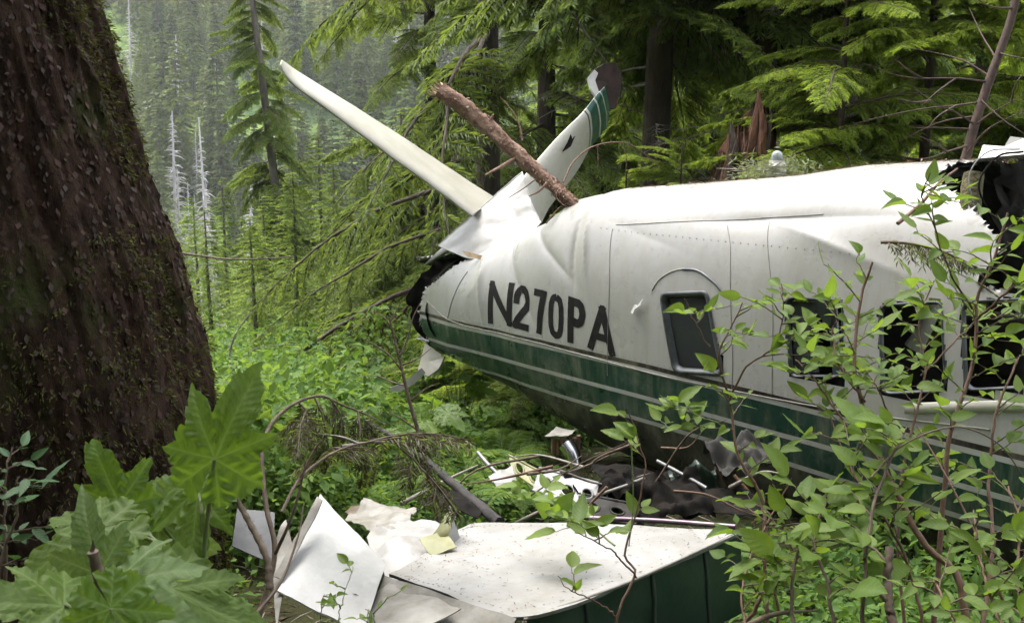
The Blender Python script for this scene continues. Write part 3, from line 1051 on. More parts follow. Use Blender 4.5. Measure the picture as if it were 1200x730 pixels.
def dent(s, z, near):
    """crumples of the skin: outward offset"""
    q = np.stack([s, z, near * 3.1], -1)
    d = fbm(q, 1.6, 2, 41) * .012
    cr = smooth(1.5, .35, s)
    d = d + cr * ((.5 - np.abs(fbm(q, 2.6, 2, 43))) * .022)
    # sharp buckles running down from the roof
    for (s0, z0, ds, dz, w, l, a) in ((1.50, .98, .10, -.5, .022, .26, -.022), (1.60, .98, .14, -.5, .018, .2, .02), (.98, .70, .25, -.3, .035, .35, -.022), (.62, .60, .12, -.5, .04, .3, .022),
                                      (1.22, .92, .35, -.2, .03, .3, -.018), (2.95, 1.20, .6, .05, .05, .45, -.03), (3.25, 1.10, .5, -.12, .05, .4, .02), (2.05, 1.05, .5, -.1, .06, .3, -.008)):
        n_ = math.hypot(ds, dz)
        tx, tzz = ds / n_, dz / n_
        al = (s - s0) * tx + (z - z0) * tzz
        ac = -(s - s0) * tzz + (z - z0) * tx
        d = d + a * np.exp(-np.abs(ac / w) ** 1.0) * np.exp(-(al / l) ** 2)
    return d


def fus(s, phi, off=0.0):
    zt, zb, hw, ne = _fs(s)
    zc, hh = (zt + zb) / 2, (zt - zb) / 2
    c_, s__ = np.cos(phi), np.sin(phi)
    a = hw * spow(c_, 2 / ne)
    z = zc + hh * spow(s__, 2 / ne)
    near = (c_ > 0) * 1.0
    d = dent(s, z, near) + off
    aa = a + d * c_
    zz = z + d * s__
    xy = FA + FE * s[..., None] + FM * (aa - hw)[..., None]
    return np.concatenate([xy, zz[..., None]], -1), z


def flank(s, z, off=0.0):
    """point on the near flank at station s, height z"""
    s = np.asarray(s, float)
    z = np.asarray(z, float)
    zt, zb, hw, ne = _fs(s)
    zc, hh = (zt + zb) / 2, (zt - zb) / 2
    u = np.clip((z - zc) / hh, -.995, .995)
    sn = spow(u, ne / 2)
    phi = np.arcsin(sn)
    g, _ = fus(s, phi, off)
    return g


def hitflank(px, py, it=4):
    """(s, z) on the near flank seen at a photo pixel"""
    r = P(px, py, 1) - EYE
    off = 0.0
    for _ in range(it):
        o_ = FA + FM * off
        k = np.dot(o_ - EYE[:2], FM) / np.dot(r[:2], FM)
        q = EYE + k * r
        s = float(np.dot(q[:2] - FA, FE))
        pt = flank(np.array([s]), np.array([q[2]]))[0]
        off = float(np.dot(pt[:2] - FA, FM))
    return s, float(q[2])


def sd_poly(s, z, poly):
    """signed distance to a polygon (negative inside)"""
    d = np.full(s.shape, 1e9)
    ins = np.zeros(s.shape, bool)
    n = len(poly)
    for i in range(n):
        a, b_ = np.array(poly[i]), np.array(poly[(i + 1) % n])
        e_ = b_ - a
        wx, wz = s - a[0], z - a[1]
        t = np.clip((wx * e_[0] + wz * e_[1]) / (e_ @ e_), 0, 1)
        d = np.minimum(d, np.hypot(wx - e_[0] * t, wz - e_[1] * t))
        c1 = (a[1] <= z) & (b_[1] > z)
        c2 = (b_[1] <= z) & (a[1] > z)
        cr = e_[0] * wz - wx * e_[1]
        ins ^= (c1 & (cr > 0)) | (c2 & (cr < 0))
    return np.where(ins, -d, d)


WIN = [[hitflank(*p) for p in w] for w in (
    ((776, 346), (828, 344), (846, 437), (791, 433)),
    ((921, 349), (987, 352), (989, 441), (926, 441)),
    ((1031, 358), (1104, 354), (1108, 458), (1034, 461)), ((1128, 354), (1212, 350), (1216, 453), (1131, 457)))]

# livery: white over dark green with fine white and black lines
m_liv, nt, b = new_mat('aircraft_livery')
at = N(nt, "ShaderNodeAttribute", attribute_name="livery")
sep = nt.nodes.new("ShaderNodeSeparateXYZ")
nt.links.new(at.outputs["Vector"], sep.inputs[0])
mr = nt.nodes.new("ShaderNodeMapRange")
mr.inputs[1].default_value, mr.inputs[2].default_value = -.6, 1.6
nt.links.new(sep.outputs[1], mr.inputs[0])
ramp = nt.nodes.new("ShaderNodeValToRGB")
ramp.color_ramp.interpolation = 'CONSTANT'
WHT, GRN, BLK, BEL_SHADE = (.36, .353, .33), (.007, .038, .026), (.018, .013, .012), (.018, .020, .016)
stops = [(-.6, BEL_SHADE), (-.035, WHT), (-.012, GRN), (.112, WHT), (.136, GRN), (.268, WHT), (.296, BLK), (.322, WHT)]  # lowest band: the belly's shade is put into its near-black colour
el = ramp.color_ramp.elements
while len(el) > 1:
    el.remove(el[0])
for i, (z, cc) in enumerate(stops):
    pos = (z + .6) / 2.2
    e1 = el[0] if i == 0 else el.new(pos)
    e1.position = pos
    e1.color = (*cc, 1)
nt.links.new(mr.outputs[0], ramp.inputs[0])
v = coords(nt)
vst = coords(nt, 'Object', (6, 6, .7))
c = mixc(nt, _scaled(nt, noise(nt, vst, 3.0, 6, .7, .45, .75), .42), ramp.outputs[0], (.26, .23, .17))
c = mixc(nt, _scaled(nt, noise(nt, v, 26, 5, .7, .60, .75), .6), c, (.14, .115, .08))
c = mixc(nt, _scaled(nt, noise(nt, v, 2.2, 8, .75, .50, .72), .45), c, (.28, .26, .20))
nt.links.new(c, b.inputs["Base Color"])
rn = noise(nt, v, 5, 4)
rm = nt.nodes.new("ShaderNodeMapRange")
rm.inputs[3].default_value, rm.inputs[4].default_value = .24, .42
nt.links.new(rn, rm.inputs[0])
nt.links.new(rm.outputs[0], b.inputs["Roughness"])
bump(nt, b, noise(nt, v, 5, 2, .5, .2, .8), .12, .010)

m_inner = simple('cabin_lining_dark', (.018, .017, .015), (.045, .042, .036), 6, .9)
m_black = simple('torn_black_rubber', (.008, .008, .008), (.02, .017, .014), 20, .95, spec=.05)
m_white = simple('white_paint', (.42, .412, .39), (.32, .31, .285), 5, .38, .15, 9, bdist=.01)
m_cream = simple('cream_paint', (.45, .43, .365), (.36, .345, .28), 4, .42, .15, 9, bdist=.01)
m_grnpaint = simple('green_paint', (.012, .055, .040), (.02, .075, .055), 6, .35)
m_alu = simple('bare_aluminium', (.13, .132, .13), (.22, .22, .215), 9, .5, .2, 30, metal=.5)
m_primer = simple('zinc_primer', (.15, .155, .06), (.22, .215, .09), 9, .55)
m_frame = simple('window_frame_grey', (.05, .055, .06), (.12, .125, .13), 9, .4, metal=.3)
m_letter = simple('black_lettering', (.008, .007, .007), (.018, .016, .015), 30, .6, spec=.15)
m_glass, nt, b = new_mat('window_glass')
b.inputs["Base Color"].default_value = (.07, .075, .078, 1)
b.inputs["Roughness"].default_value = .06
tr = nt.nodes.new("ShaderNodeBsdfTransparent")
tr.inputs[0].default_value = (.72, .76, .74, 1)
mx = nt.nodes.new("ShaderNodeMixShader")
mx.inputs[0].default_value = .55
nt.links.new(b.outputs[0], mx.inputs[1])
nt.links.new(tr.outputs[0], mx.inputs[2])
nt.links.new(mx.outputs[0], nt.nodes["Material Output"].inputs[0])

plane = thing('crashed_airplane', (FA[0] + FE[0] * 2.2, FA[1] + FE[1] * 2.2, -.5), 'wrecked white and green airplane with N270PA on its flank lying in the forest', 'airplane')
ns, nph = 520, 420
sv = np.linspace(-.45, 5.3, ns)
pv_ = np.linspace(-math.pi * .5, math.pi * 1.5, nph)
SS, PH = np.meshgrid(sv, pv_, indexing='ij')
G, Z = fus(SS, PH)
near = np.cos(PH) > 0
jag = fbm(np.stack([PH * 3, PH * 0, PH * 0], -1), 2.0, 3, 51) * .06
# torn tail: near flank is cut back towards the top, far flank reaches farther
cut = np.where(near, -.09 + .46 * smooth(.42, .78, Z), -.36 + .05 * np.sin(PH * 9)) + jag
keep = SS > cut
# torn roof and front: hole from the wing root forwards
jag2 = fbm(np.stack([SS * 3, Z * 3, PH * 0], -1), 2.0, 3, 52) * .10
torn = (SS > 4.04 - .40 * smooth(1.15, 1.48, Z) + .7 * jag2) & (Z > 1.0 + .6 * jag2 - .15 * smooth(4.1, 4.5, SS))
keep &= ~torn
hole = np.zeros_like(keep)
for w in WIN:
    hole |= sd_poly(SS, Z, [(a + (.03 if i in (0, 3) else -.03), z_ + (-.03 if i < 2 else .03)) for i, (a, z_) in enumerate(w)]) < .03
keep &= ~hole
edge_v = np.zeros_like(keep)                      # ragged torn edges instead of the grid's steps
edge_v[1:-1, 1:-1] = keep[1:-1, 1:-1] & ~(keep[:-2, 1:-1] & keep[2:, 1:-1] & keep[1:-1, :-2] & keep[1:-1, 2:])
edge_v &= (SS < .7) | (Z > .98)
G[edge_v] += np.random.default_rng(3).normal(0, .009, (int(edge_v.sum()), 3))
kf = keep[:-1, :-1] & keep[1:, :-1] & keep[:-1, 1:] & keep[1:, 1:]
mb = MB()
mb.grid(G, 0, kf, np.stack([SS, Z + fbm(np.stack([SS, SS * 0, SS * 0], -1), 1.3, 2, 60) * .006, PH], -1))
body = mb.build('fuselage', m_liv, plane, attr_name='livery')
G2, _ = fus(SS[::3, ::3], PH[::3, ::3], -.022)
k2 = keep[::3, ::3]
kf2 = k2[:-1, :-1] & k2[1:, :-1] & k2[:-1, 1:] & k2[1:, 1:]
mb = MB()
mb.grid(G2, 0, kf2, flip=True)
mb.build('cabin_lining', m_inner, plane)


def rib_path(w, r=.035, n=7):
    """rounded outline of a window quad on the flank, as (s, z)"""
    out = []
    c0 = np.mean(w, 0)
    for i in range(4):
        a, p_, q_ = np.array(w[i]), np.array(w[i - 1]), np.array(w[(i + 1) % 4])
        d1, d2 = unit(p_ - a), unit(q_ - a)
        s0, s1 = a + d1 * r * 1.2, a + d2 * r * 1.2
        for t in np.linspace(0, 1, n):
            out.append((1 - t) ** 2 * s0 + 2 * t * (1 - t) * a + t * t * s1)
        e0, e1 = s1, q_ + unit(a - q_) * r * 1.2
        for t in np.linspace(0, 1, 12)[1:-1]:
            out.append(e0 * (1 - t) + e1 * t)
    return np.array(out)


for i, w in enumerate(WIN):
    pth = rib_path(w)
    cen = pth.mean(0)
    rings = []
    for (sc, off) in (((1.10, .002), (1.07, .012), (.99, .012), (.95, -.03)) if i == 0 else ((1.03, .001), (1.02, .004), (.985, .004), (.97, -.025))):
        q_ = cen + (pth - cen) * sc
        rings.append(flank(q_[:, 0], q_[:, 1], off))
    Gf = np.stack(rings, 0)
    Gf = np.concatenate([Gf, Gf[:, :1]], 1)
    mb = MB()
    mb.grid(Gf)
    mb.grid(Gf, flip=True)
    wob = mb.build('window', m_frame, plane)
    wob["label"] = ('rear cabin window with dark rubber frame', 'middle cabin window with its pane hanging', 'broken cabin window left of the torn end', 'broken cabin window at the right edge')[i]
    if i < 2:
        n_ = 14
        gs, gt = np.meshgrid(np.linspace(.04, .96 if i == 0 else .5, n_), np.linspace(.04, .96, n_), indexing='ij')
        W = np.array(w)
        q_ = (W[0] * (1 - gs[..., None]) + W[1] * gs[..., None]) * (1 - gt[..., None]) + (W[3] * (1 - gs[..., None]) + W[2] * gs[..., None]) * gt[..., None]
        mb = MB()
        mb.grid(flank(q_[..., 0], q_[..., 1], -.024))
        mb.grid(flank(q_[..., 0], q_[..., 1], -.029), flip=True)
        mb.build('pane', m_glass, wob)

# registration lettering, each stroke laid on the skin
GLY = {
    'N': (.21, [[(0, 0), (0, 1)], [(0, 1), (1, 0)], [(1, 0), (1, 1)]]),
    '2': (.185, [[(.02, .68), (.02, .80), (.12, .93), (.35, 1.0), (.65, 1.0), (.88, .93), (.98, .80), (.98, .66), (.88, .50), (.12, .12), (0, 0)], [(0, 0), (1, 0)]]),
    '7': (.175, [[(0, 1), (1, 1)], [(1, 1), (.85, .80), (.58, .42), (.42, 0)]]),
    '0': (.185, [[(.5, 1), (.18, .95), (.03, .78), (0, .5), (.03, .22), (.18, .05), (.5, 0), (.82, .05), (.97, .22), (1, .5), (.97, .78), (.82, .95), (.5, 1)]]),
    'P': (.185, [[(0, 0), (0, 1)], [(0, 1), (.62, 1), (.88, .94), (1, .76), (.88, .56), (.62, .48), (0, .48)]]),
    'A': (.215, [[(0, 0), (.5, 1)], [(.5, 1), (1, 0)], [(.20, .30), (.80, .30)]]),
}
LH, TH = .288, .054
# pixel of each letter's lower left / lower right on the flank
lower = {'N': ((572, 379), (600, 383)), '2': ((601, 384), (620, 389)), '7': ((625, 390), (640, 394)), '0': ((642, 394), (661, 401)), 'P': ((665, 401), (686, 409)), 'A': ((689, 409), (721, 419))}
for ch in 'N270PA':
    (a, z_a), (c_, z_c) = hitflank(*lower[ch][0]), hitflank(*lower[ch][1])
    mb = MB()
    for si, st in enumerate(GLY[ch][1]):
        pts = np.array(st, float)
        sl = np.array([a, z_a]) + np.stack([pts[:, 0] * (c_ - a - TH) + TH / 2 + (.0 if ch != 'A' else 0), pts[:, 0] * (z_c - z_a) + TH * .45 + pts[:, 1] * (LH - TH * .9)], -1)
        # resample
        seg = np.linalg.norm(np.diff(sl, axis=0), axis=1)
        cum = np.concatenate([[0], np.cumsum(seg)])
        nn_ = max(int(cum[-1] / .012), 4)
        t = np.linspace(0, cum[-1], nn_)
        ln_ = np.stack([np.interp(t, cum, sl[:, k]) for k in range(2)], -1)
        tg = unit(np.gradient(ln_, axis=0))
        nm = np.stack([-tg[:, 1], tg[:, 0]], -1)
        closed = np.allclose(sl[0], sl[-1])
        ext = 0 if closed else TH * .45
        if not closed:
            if ch in 'A' and si < 2 or ch == 'N' and si == 1 or (ch == '7' and si == 1):
                ext = TH * .42
            ln_ = np.vstack([ln_[0] - tg[0] * ext, ln_, ln_[-1] + tg[-1] * ext])
            nm = np.vstack([nm[:1], nm, nm[-1:]])
        wv = np.linspace(-.5, .5, 5) * TH
        if abs(tg[len(tg) // 2][1]) < .5:
            wv = wv * .82
        q_ = ln_[:, None] + nm[:, None] * wv[None, :, None]
        zlo = z_a + (z_c - z_a) * np.clip((q_[..., 0] - a) / (c_ - a), 0, 1)
        q_[..., 1] = np.clip(q_[..., 1], zlo, zlo + LH)
        mb.grid(flank(q_[..., 0], q_[..., 1], .0018 + .0004 * si))
    mb.build('letter', m_letter, body)

# skin joints and the arc of the old round window panel
def seam(pix, rad, mat, name='panel_seam', off=.001, n=60):
    sz = np.array([hitflank(*p) for p in pix])
    ln_ = spline(np.column_stack([sz, np.zeros(len(sz))]), n)[:, :2]
    mb = MB()
    mb.tube(flank(ln_[:, 0], ln_[:, 1], off), rad, 5)
    return mb.build(name, mat, body)


m_seam = simple('seam_dull_paint', (.30, .285, .25), (.20, .19, .16), 20, .6)  # dull grey-beige tone of joints, rivets and stripe trim
seam(((764, 340), (774, 326), (793, 316), (816, 317), (835, 330), (847, 342)), .0045, m_seam)
seam(((800, 315), (818, 317), (836, 330), (848, 343)), .008, m_frame, 'door_arc')
seam(((722, 263), (800, 259), (880, 254), (965, 250)), .0028, m_seam)
seam(((858, 470), (858, 400), (856, 300), (853, 262)), .0022, m_seam)
seam(((712, 440), (714, 340), (718, 268)), .0022, m_seam)
seam(((905, 462), (905, 350), (903, 256)), .0022, m_seam)
seam(((524, 375), (535, 340), (548, 318)), .0028, m_seam)
seam(((500, 353), (532, 377), (624, 400), (766, 438), (896, 465), (1000, 483), (1160, 503)), .004, m_seam, 'stripe_edge_trim', .002, 160)
for (z_, s0, s1, stp) in ((.345, .2, 4.0, .045), (1.06, 1.7, 3.5, .05)):
    mb = MB()
    ss = np.arange(s0, s1, stp)
    pp = flank(ss, np.full(len(ss), z_), .001)
    nr_ = np.array([FM[0], FM[1], 0])
    for p_ in pp:
        r6 = [p_ + .004 * (math.cos(k * math.pi / 3) * np.array([FE[0], FE[1], 0]) + math.sin(k * math.pi / 3) * np.array([0, 0, 1.])) for k in range(6)]
        mb.add(np.vstack([r6, (p_ + nr_ * .003)[None]]), [[k, (k + 1) % 6, 6] for k in range(6)])
    o = mb.build('rivets', m_seam, body)
    o["kind"] = "stuff"
# loose white scrap dangling off the skin left of the window, and a scrape
mb = MB()
sz = [hitflank(*p) for p in ((741, 366), (746, 357), (751, 358), (757, 350), (755, 358), (749, 362), (747, 368))]
mb.poly_prism([flank(np.array([a]), np.array([z_]), .012 + .004 * i)[0] for i, (a, z_) in enumerate(sz)], .002)
mb.build('paint_flake', m_white, body)

# torn rim of the open tail, hanging black lining
mb = MB()
rim = [(548, 288), (532, 292), (517, 302), (503, 312), (492, 322), (484, 334), (478, 348), (479, 362), (482, 376), (488, 388), (497, 398)]
inn = [(544, 297), (534, 304), (523, 312), (512, 322), (502, 334), (497, 346), (495, 356), (492, 366), (494, 378), (497, 388), (503, 398)]
o_ = spline([P(x_, y_, 7.45) for (x_, y_) in rim], 60)
i_ = spline([P(x_, y_, 7.16) for (x_, y_) in inn], 60)
o_ = o_ + np.stack([fbm(o_ + 7 * k_, 9, 2, 5 + k_) for k_ in range(3)], -1) * .06
Gt = np.stack([o_, o_ * .65 + i_ * .35 + np.array([.05, .1, -.02]), o_ * .3 + i_ * .7 + np.array([.05, .14, 0]), i_ + np.array([.03, .1, 0])], 0)
mb.grid(Gt)
mb.grid(Gt + np.array([.004, .008, .002]), flip=True)
mb.build('torn_tail_lining', m_black, plane)
# white skin folded along the top of the tail opening
mb = MB()
mb.poly_prism([P(497, 311, 7.42), P(520, 289, 7.36), P(541, 280, 7.22), P(549, 284, 7.12), P(533, 291, 7.26), P(515, 303, 7.38)], .006)
mb.build('torn_skin', m_white, plane)


# tail surfaces
def surface(rows, thick, liv=None, ns_=36, nc=14, bend=None):
    """thick lofted plate: rows = list of (leading point, trailing point, thickness factor)"""
    le = spline([r[0] for r in rows], ns_)
    te = spline([r[1] for r in rows], ns_)
    tf = np.interp(np.linspace(0, 1, ns_), np.linspace(0, 1, len(rows)), [r[2] for r in rows])
    n_ = unit(np.cross(le[ns_ // 2] - te[ns_ // 2], le[-1] - le[0]))
    if np.dot(n_, EYE - le.mean(0)) < 0:
        n_ = -n_
    u = np.linspace(0, 1, nc)
    pr_ = np.sqrt(np.maximum(u, 0)) * (1 - u) * 2.2 + .05 * (1 - u) + .04
    front, back = [], []
    for k in range(ns_):
        ch = le[k] + (te[k] - le[k]) * u[:, None]
        front.append(ch + n_ * (thick * tf[k] * pr_ * .5)[:, None])
        back.append(ch - n_ * (thick * tf[k] * pr_ * .5)[:, None])
    return np.array(front), np.array(back), n_


def build_surface(name, rows, thick, mats, attr=None, dentv=.006, seed=1, parent=None):
    fr, bk, n_ = surface(rows, thick)
    dv = fbm(fr, 5, 3, seed)[..., None] * n_ * dentv
    fr, bk = fr + dv, bk + dv
    full = np.concatenate([bk[:, ::-1], fr], 1)
    uu = np.linspace(0, 1, fr.shape[0])[:, None] + 0 * np.arange(full.shape[1])[None]
    cc = np.concatenate([np.linspace(1, 0, bk.shape[1]), np.linspace(0, 1, fr.shape[1])])[None] + 0 * uu
    mb = MB()
    A3 = np.stack([uu, cc, uu * 0], -1)
    mb.grid(full, 0, None, A3)
    for row, fl in ((0, False), (-1, True)):
        a_, b_ = fr[row], bk[row]
        st = np.stack([a_, b_], 0)
        mb.grid(st, 0, None, np.stack([A3[row, :1].repeat(st.shape[1], 0)] * 2), fl)
    return mb.build(name, mats, parent or plane, attr_name='livery')


# left stabiliser: leading edge towards the viewer, tip up and left
build_surface('stabilizer', [
    (P(553, 253, 7.05), P(584, 234, 7.75), 1.0), (P(503, 216, 6.95), P(520, 193, 7.60), 1.0), (P(449, 177, 6.85), P(460, 153, 7.40), .95),
    (P(394, 136, 6.75), P(402, 117, 7.2), .85), (P(347, 101, 6.68), P(352, 86, 7.0), .7), (P(334, 87, 6.66), P(337, 75, 6.88), .6), (P(329, 76, 6.66), P(330, 70, 6.80), .4)], .075, m_cream, seed=2)
# fin, folded over: bright lower sheet
m_fin, nt, b = new_mat('fin_livery')
at = N(nt, "ShaderNodeAttribute", attribute_name="livery")
sep = nt.nodes.new("ShaderNodeSeparateXYZ")
nt.links.new(at.outputs["Vector"], sep.inputs[0])
# bands run at a slant across the tip
mth = nt.nodes.new("ShaderNodeMath")
mth.operation = 'MULTIPLY_ADD'
nt.links.new(sep.outputs[1], mth.inputs[0])
mth.inputs[1].default_value = .05
nt.links.new(sep.outputs[0], mth.inputs[2])
ramp = nt.nodes.new("ShaderNodeValToRGB")
ramp.color_ramp.interpolation = 'CONSTANT'
el = ramp.color_ramp.elements
while len(el) > 1:
    el.remove(el[0])
CRM = (.44, .425, .36)
for i, (z, cc) in enumerate([(0, CRM), (.600, (.02, .02, .02)), (.612, CRM), (.632, (.012, .075, .052)), (.735, CRM), (.755, (.012, .075, .052)), (.86, CRM), (.88, (.012, .075, .052))]):
    e1 = el[0] if i == 0 else el.new(z)
    e1.position = z
    e1.color = (*cc, 1)
nt.links.new(mth.outputs[0], ramp.inputs[0])
v = coords(nt)
c = mixc(nt, _scaled(nt, noise(nt, v, 9, 5, .7, .5, .75), .4), ramp.outputs[0], (.22, .21, .13))
nt.links.new(c, b.inputs["Base Color"])
b.inputs["Roughness"].default_value = .38
bump(nt, b, noise(nt, v, 6, 3), .2, .01)
fin = build_surface('fin', [
    (P(604, 226, 7.12), P(634, 262, 7.30), 1.0), (P(620, 200, 7.2), P(646, 240, 7.42), 1.0), (P(652, 163, 7.35), P(674, 204, 7.65), .9),
    (P(684, 131, 7.5), P(693, 172, 7.85), .8), (P(699, 112, 7.56), P(710, 150, 7.95), .6), (P(708, 102, 7.6), P(714, 128, 7.9), .25)], .11, m_fin, seed=3)
mb = MB()
mb.poly_prism([P(659, 178, 7.36), P(665, 167, 7.40), P(668, 158, 7.42), P(670, 164, 7.43), P(673, 160, 7.44), P(668, 172, 7.42), P(664, 175, 7.39)], .01)
mb.build('tear', m_black, fin)
# lower sheet of the fin root, creased, white
rows = [[P(514, 288, 7.22), P(532, 296, 7.06), P(552, 303, 6.96), P(585, 300, 6.82)], [P(545, 260, 7.22), P(563, 268, 7.05), P(586, 278, 6.92), P(612, 284, 6.78)],
        [P(578, 230, 7.2), P(592, 240, 7.06), P(610, 254, 6.95), P(632, 262, 6.84)], [P(612, 202, 7.17), P(615, 212, 7.10), P(622, 236, 7.0), P(633, 259, 6.88)]]
rows = np.array(rows)
dense = np.array([spline(r, 30) for r in rows])
dense = np.stack([spline(dense[:, k], 30) for k in range(30)], 1)
nr_ = unit(np.cross(rows[0][-1] - rows[0][0], rows[-1][0] - rows[0][0]))
dense = dense + fbm(dense, 7, 3, 71)[..., None] * .02 * nr_
mb = MB()
mb.grid(dense)
mb.grid(dense - nr_ * .008, flip=True)
edge = np.concatenate([dense[0], dense[:, -1], dense[-1][::-1], dense[::-1, 0]])
mb.tube(edge, .005, 4)
mb.build('fin_root_skin', m_white, plane)
# torn brown paper-like patch at the root
mb = MB()
mb.poly_prism([P(542, 294, 6.92), P(553, 297, 6.90), P(566, 300, 6.88), P(563, 304, 6.87), P(548, 301, 6.89)], .004)
mb.build('torn_patch', simple('torn_fibre', (.32, .23, .13), (.2, .14, .08), 30, .9), plane)
# dark brown rounded tip behind the fin, inner shading painted in, with a pale edge
mb = MB()
mb.poly_prism([P(690, 91, 7.95), P(697, 82, 7.97), P(708, 75, 8.0), P(721, 73, 8.06), P(728, 84, 8.1), P(728, 105, 8.1), P(722, 127, 8.06), P(713, 128, 8.0), P(703, 112, 7.95)][::-1], .03)
tip = mb.build('rudder_tip', simple('shaded_brown_paint', (.022, .015, .013), (.05, .03, .025), 8, .7, spec=.2), plane, smooth_=False)
mb = MB()
mb.poly_prism([P(689, 91, 7.90), P(697, 82, 7.93), P(701, 86, 7.93), P(697, 93, 7.91), P(702, 108, 7.89), P(698, 113, 7.88), P(692, 104, 7.88)][::-1], .03)
mb.build('tip_edge', m_white, tip, smooth_=False)
# little ventral fin below the tail
mb = MB()
mb.poly_prism([P(498, 402, 7.35), P(521, 418, 7.30), P(514, 432, 7.25), P(502, 441, 7.25), P(489, 436, 7.28), P(494, 418, 7.32)][::-1], .02)
vf = mb.build('ventral_fin', m_cream, plane, smooth_=False)
mb = MB()
mb.poly_prism([P(494, 431, 7.22), P(499, 437, 7.22), P(485, 450, 7.22), P(471, 458, 7.22), P(456, 459, 7.22), P(457, 454, 7.22), P(472, 449, 7.22)][::-1], .03)
mb.build('end_plate', m_white, vf, smooth_=False)

# roof beacon
bp = P(910, 197, 5.62)
mb = MB()
zz = np.array([-.10, -.02, .00, .012, .03])
for (z0, z1, r0, r1) in ((-.16, .0, .060, .052), (.0, .012, .052, .060), (.012, .030, .060, .045), (.030, .042, .045, .040)):
    mb.tube(np.stack([bp + [0, 0, z0], bp + [0, 0, z1]]), np.array([r0, r1]), 18)
bea = mb.build('beacon', m_white, plane)
mb = MB()
t = np.linspace(0, 1, 9)
mb.tube(np.stack([np.full(9, bp[0]), np.full(9, bp[1]), bp[2] + .042 + .055 * t], -1), .034 * np.sqrt(np.clip(1 - t ** 3 * .95, .05, 1)), 16)
mb.build('lens', simple('beacon_lens', (.34, .37, .39), (.26, .28, .30), 10, .12), bea)

# cabin: floor, frames, far details, all dark
mb = MB()
for s0 in (1.4, 1.9, 2.9, 3.52, 4.45):
    ph = np.linspace(-math.pi * .5, math.pi * 1.5, 60)
    s1 = np.full(60, s0)
    a_, _ = fus(s1, ph, -.025)
    b_, _ = fus(s1, ph, -.075)
    mb.grid(np.stack([a_, b_], 0))
    c_, _ = fus(s1 + .03, ph, -.075)
    mb.grid(np.stack([b_, c_], 0))
mb.build('cabin_frames', m_inner, plane)
fl = np.array([[*(FA + FE * s0 + FM * (a_ - np.interp(s0, S_, HW))), -.12] for s0 in (2.0, 5.2) for a_ in (-np.interp(s0, S_, HW) * .6, np.interp(s0, S_, HW) * .6)])
mb = MB()
mb.poly_prism([fl[0], fl[1], fl[3], fl[2]], .03)
mb.build('cabin_floor', m_inner, plane, smooth_=False)


def inside(px, py, d):
    return P(px, py, d)


# broken seat posts and lining seen through the openings
mb = MB()
mb.tube(spline([inside(1070, 408, 4.75), inside(1082, 388, 4.72), inside(1097, 358, 4.7)], 10), np.linspace(.045, .03, 10), 8)
mb.build('bent_strut', m_cream, plane)
mb = MB()
mb.poly_prism([inside(950, 350, 4.98), inside(981, 352, 4.9), inside(986, 438, 4.92), inside(978, 440, 4.95), inside(974, 362, 4.98)], .01)
mb.build('window_liner', simple('liner_blue_white', (.50, .54, .60), (.42, .45, .5), 10, .4), plane, smooth_=False)
for (c0, sz_) in ((inside(1150, 430, 5.0), (.35, .12, .5)), (inside(1175, 405, 4.5), (.2, .1, .3)), (inside(945, 420, 5.4), (.4, .12, .6))):
    mb = MB()
    ang = math.radians(-40)
    mb.box(c0, sz_, np.array([[math.cos(ang), -math.sin(ang), 0], [math.sin(ang), math.cos(ang), 0], [0, 0, 1]]))
    o = mb.build('seat_back', m_black, plane)
    bv = o.modifiers.new('bevel', 'BEVEL')
    bv.width = .035
    bv.segments = 3
# sill under the broken window
sz = [hitflank(*p) for p in ((1062, 472), (1120, 470), (1210, 468))]
ln_ = spline(np.column_stack([np.array(sz), np.zeros(3)]), 30)[:, :2]
Gs = np.stack([flank(ln_[:, 0], ln_[:, 1], .004), flank(ln_[:, 0], ln_[:, 1] - .006, .012), flank(ln_[:, 0], ln_[:, 1] - .044, .012), flank(ln_[:, 0], ln_[:, 1] - .05, .004)], 0)
mb = MB()
mb.grid(Gs)
mb.grid(Gs, flip=True)
mb.build('window_sill', m_cream, plane)

# torn roof end: black lining, cables, ragged white skin
r5 = np.random.default_rng(9)
mb = MB()
g_ = []
for k in range(9):
    t = k / 8
    row = [P(1172 + 7 * math.sin(k * 2.1) + 3 * j, 188 + 14 * k, 4.35 + .03 * j + r5.normal(0, .03)) for j in range(0, 12, 2)]
    g_.append(row)
g_ = np.array(g_) + r5.normal(0, .012, (9, 6, 3))
mb.grid(g_)
mb.grid(g_ + np.array([0, .01, 0]), flip=True)
mb.build('torn_lining', m_black, plane)
for k in range(2):
    mb = MB()
    x0 = 1150 + 11 * k
    pts = [P(1195 + 4 * k, 175 + 3 * k, 4.3), P(x0 + 8, 178 + 6 * k, 4.28), P(x0 - 14, 205 + 12 * (k % 4), 4.26), P(x0 - 8 + 12 * (k % 3), 245 + 16 * (k % 5), 4.24)]
    mb.tube(spline(pts, 20), .003 + .0015 * (k % 2), 5)
    mb.build('torn_cable', m_black if k % 3 else m_alu, plane)
mb = MB()
mb.poly_prism([P(1146, 186, 4.62), P(1200, 181, 4.45), P(1200, 162, 4.5), P(1184, 160, 4.55), P(1182, 172, 4.58), P(1152, 170, 4.66)], .02)
mb.build('wing_root_fairing', m_white, plane, smooth_=False)
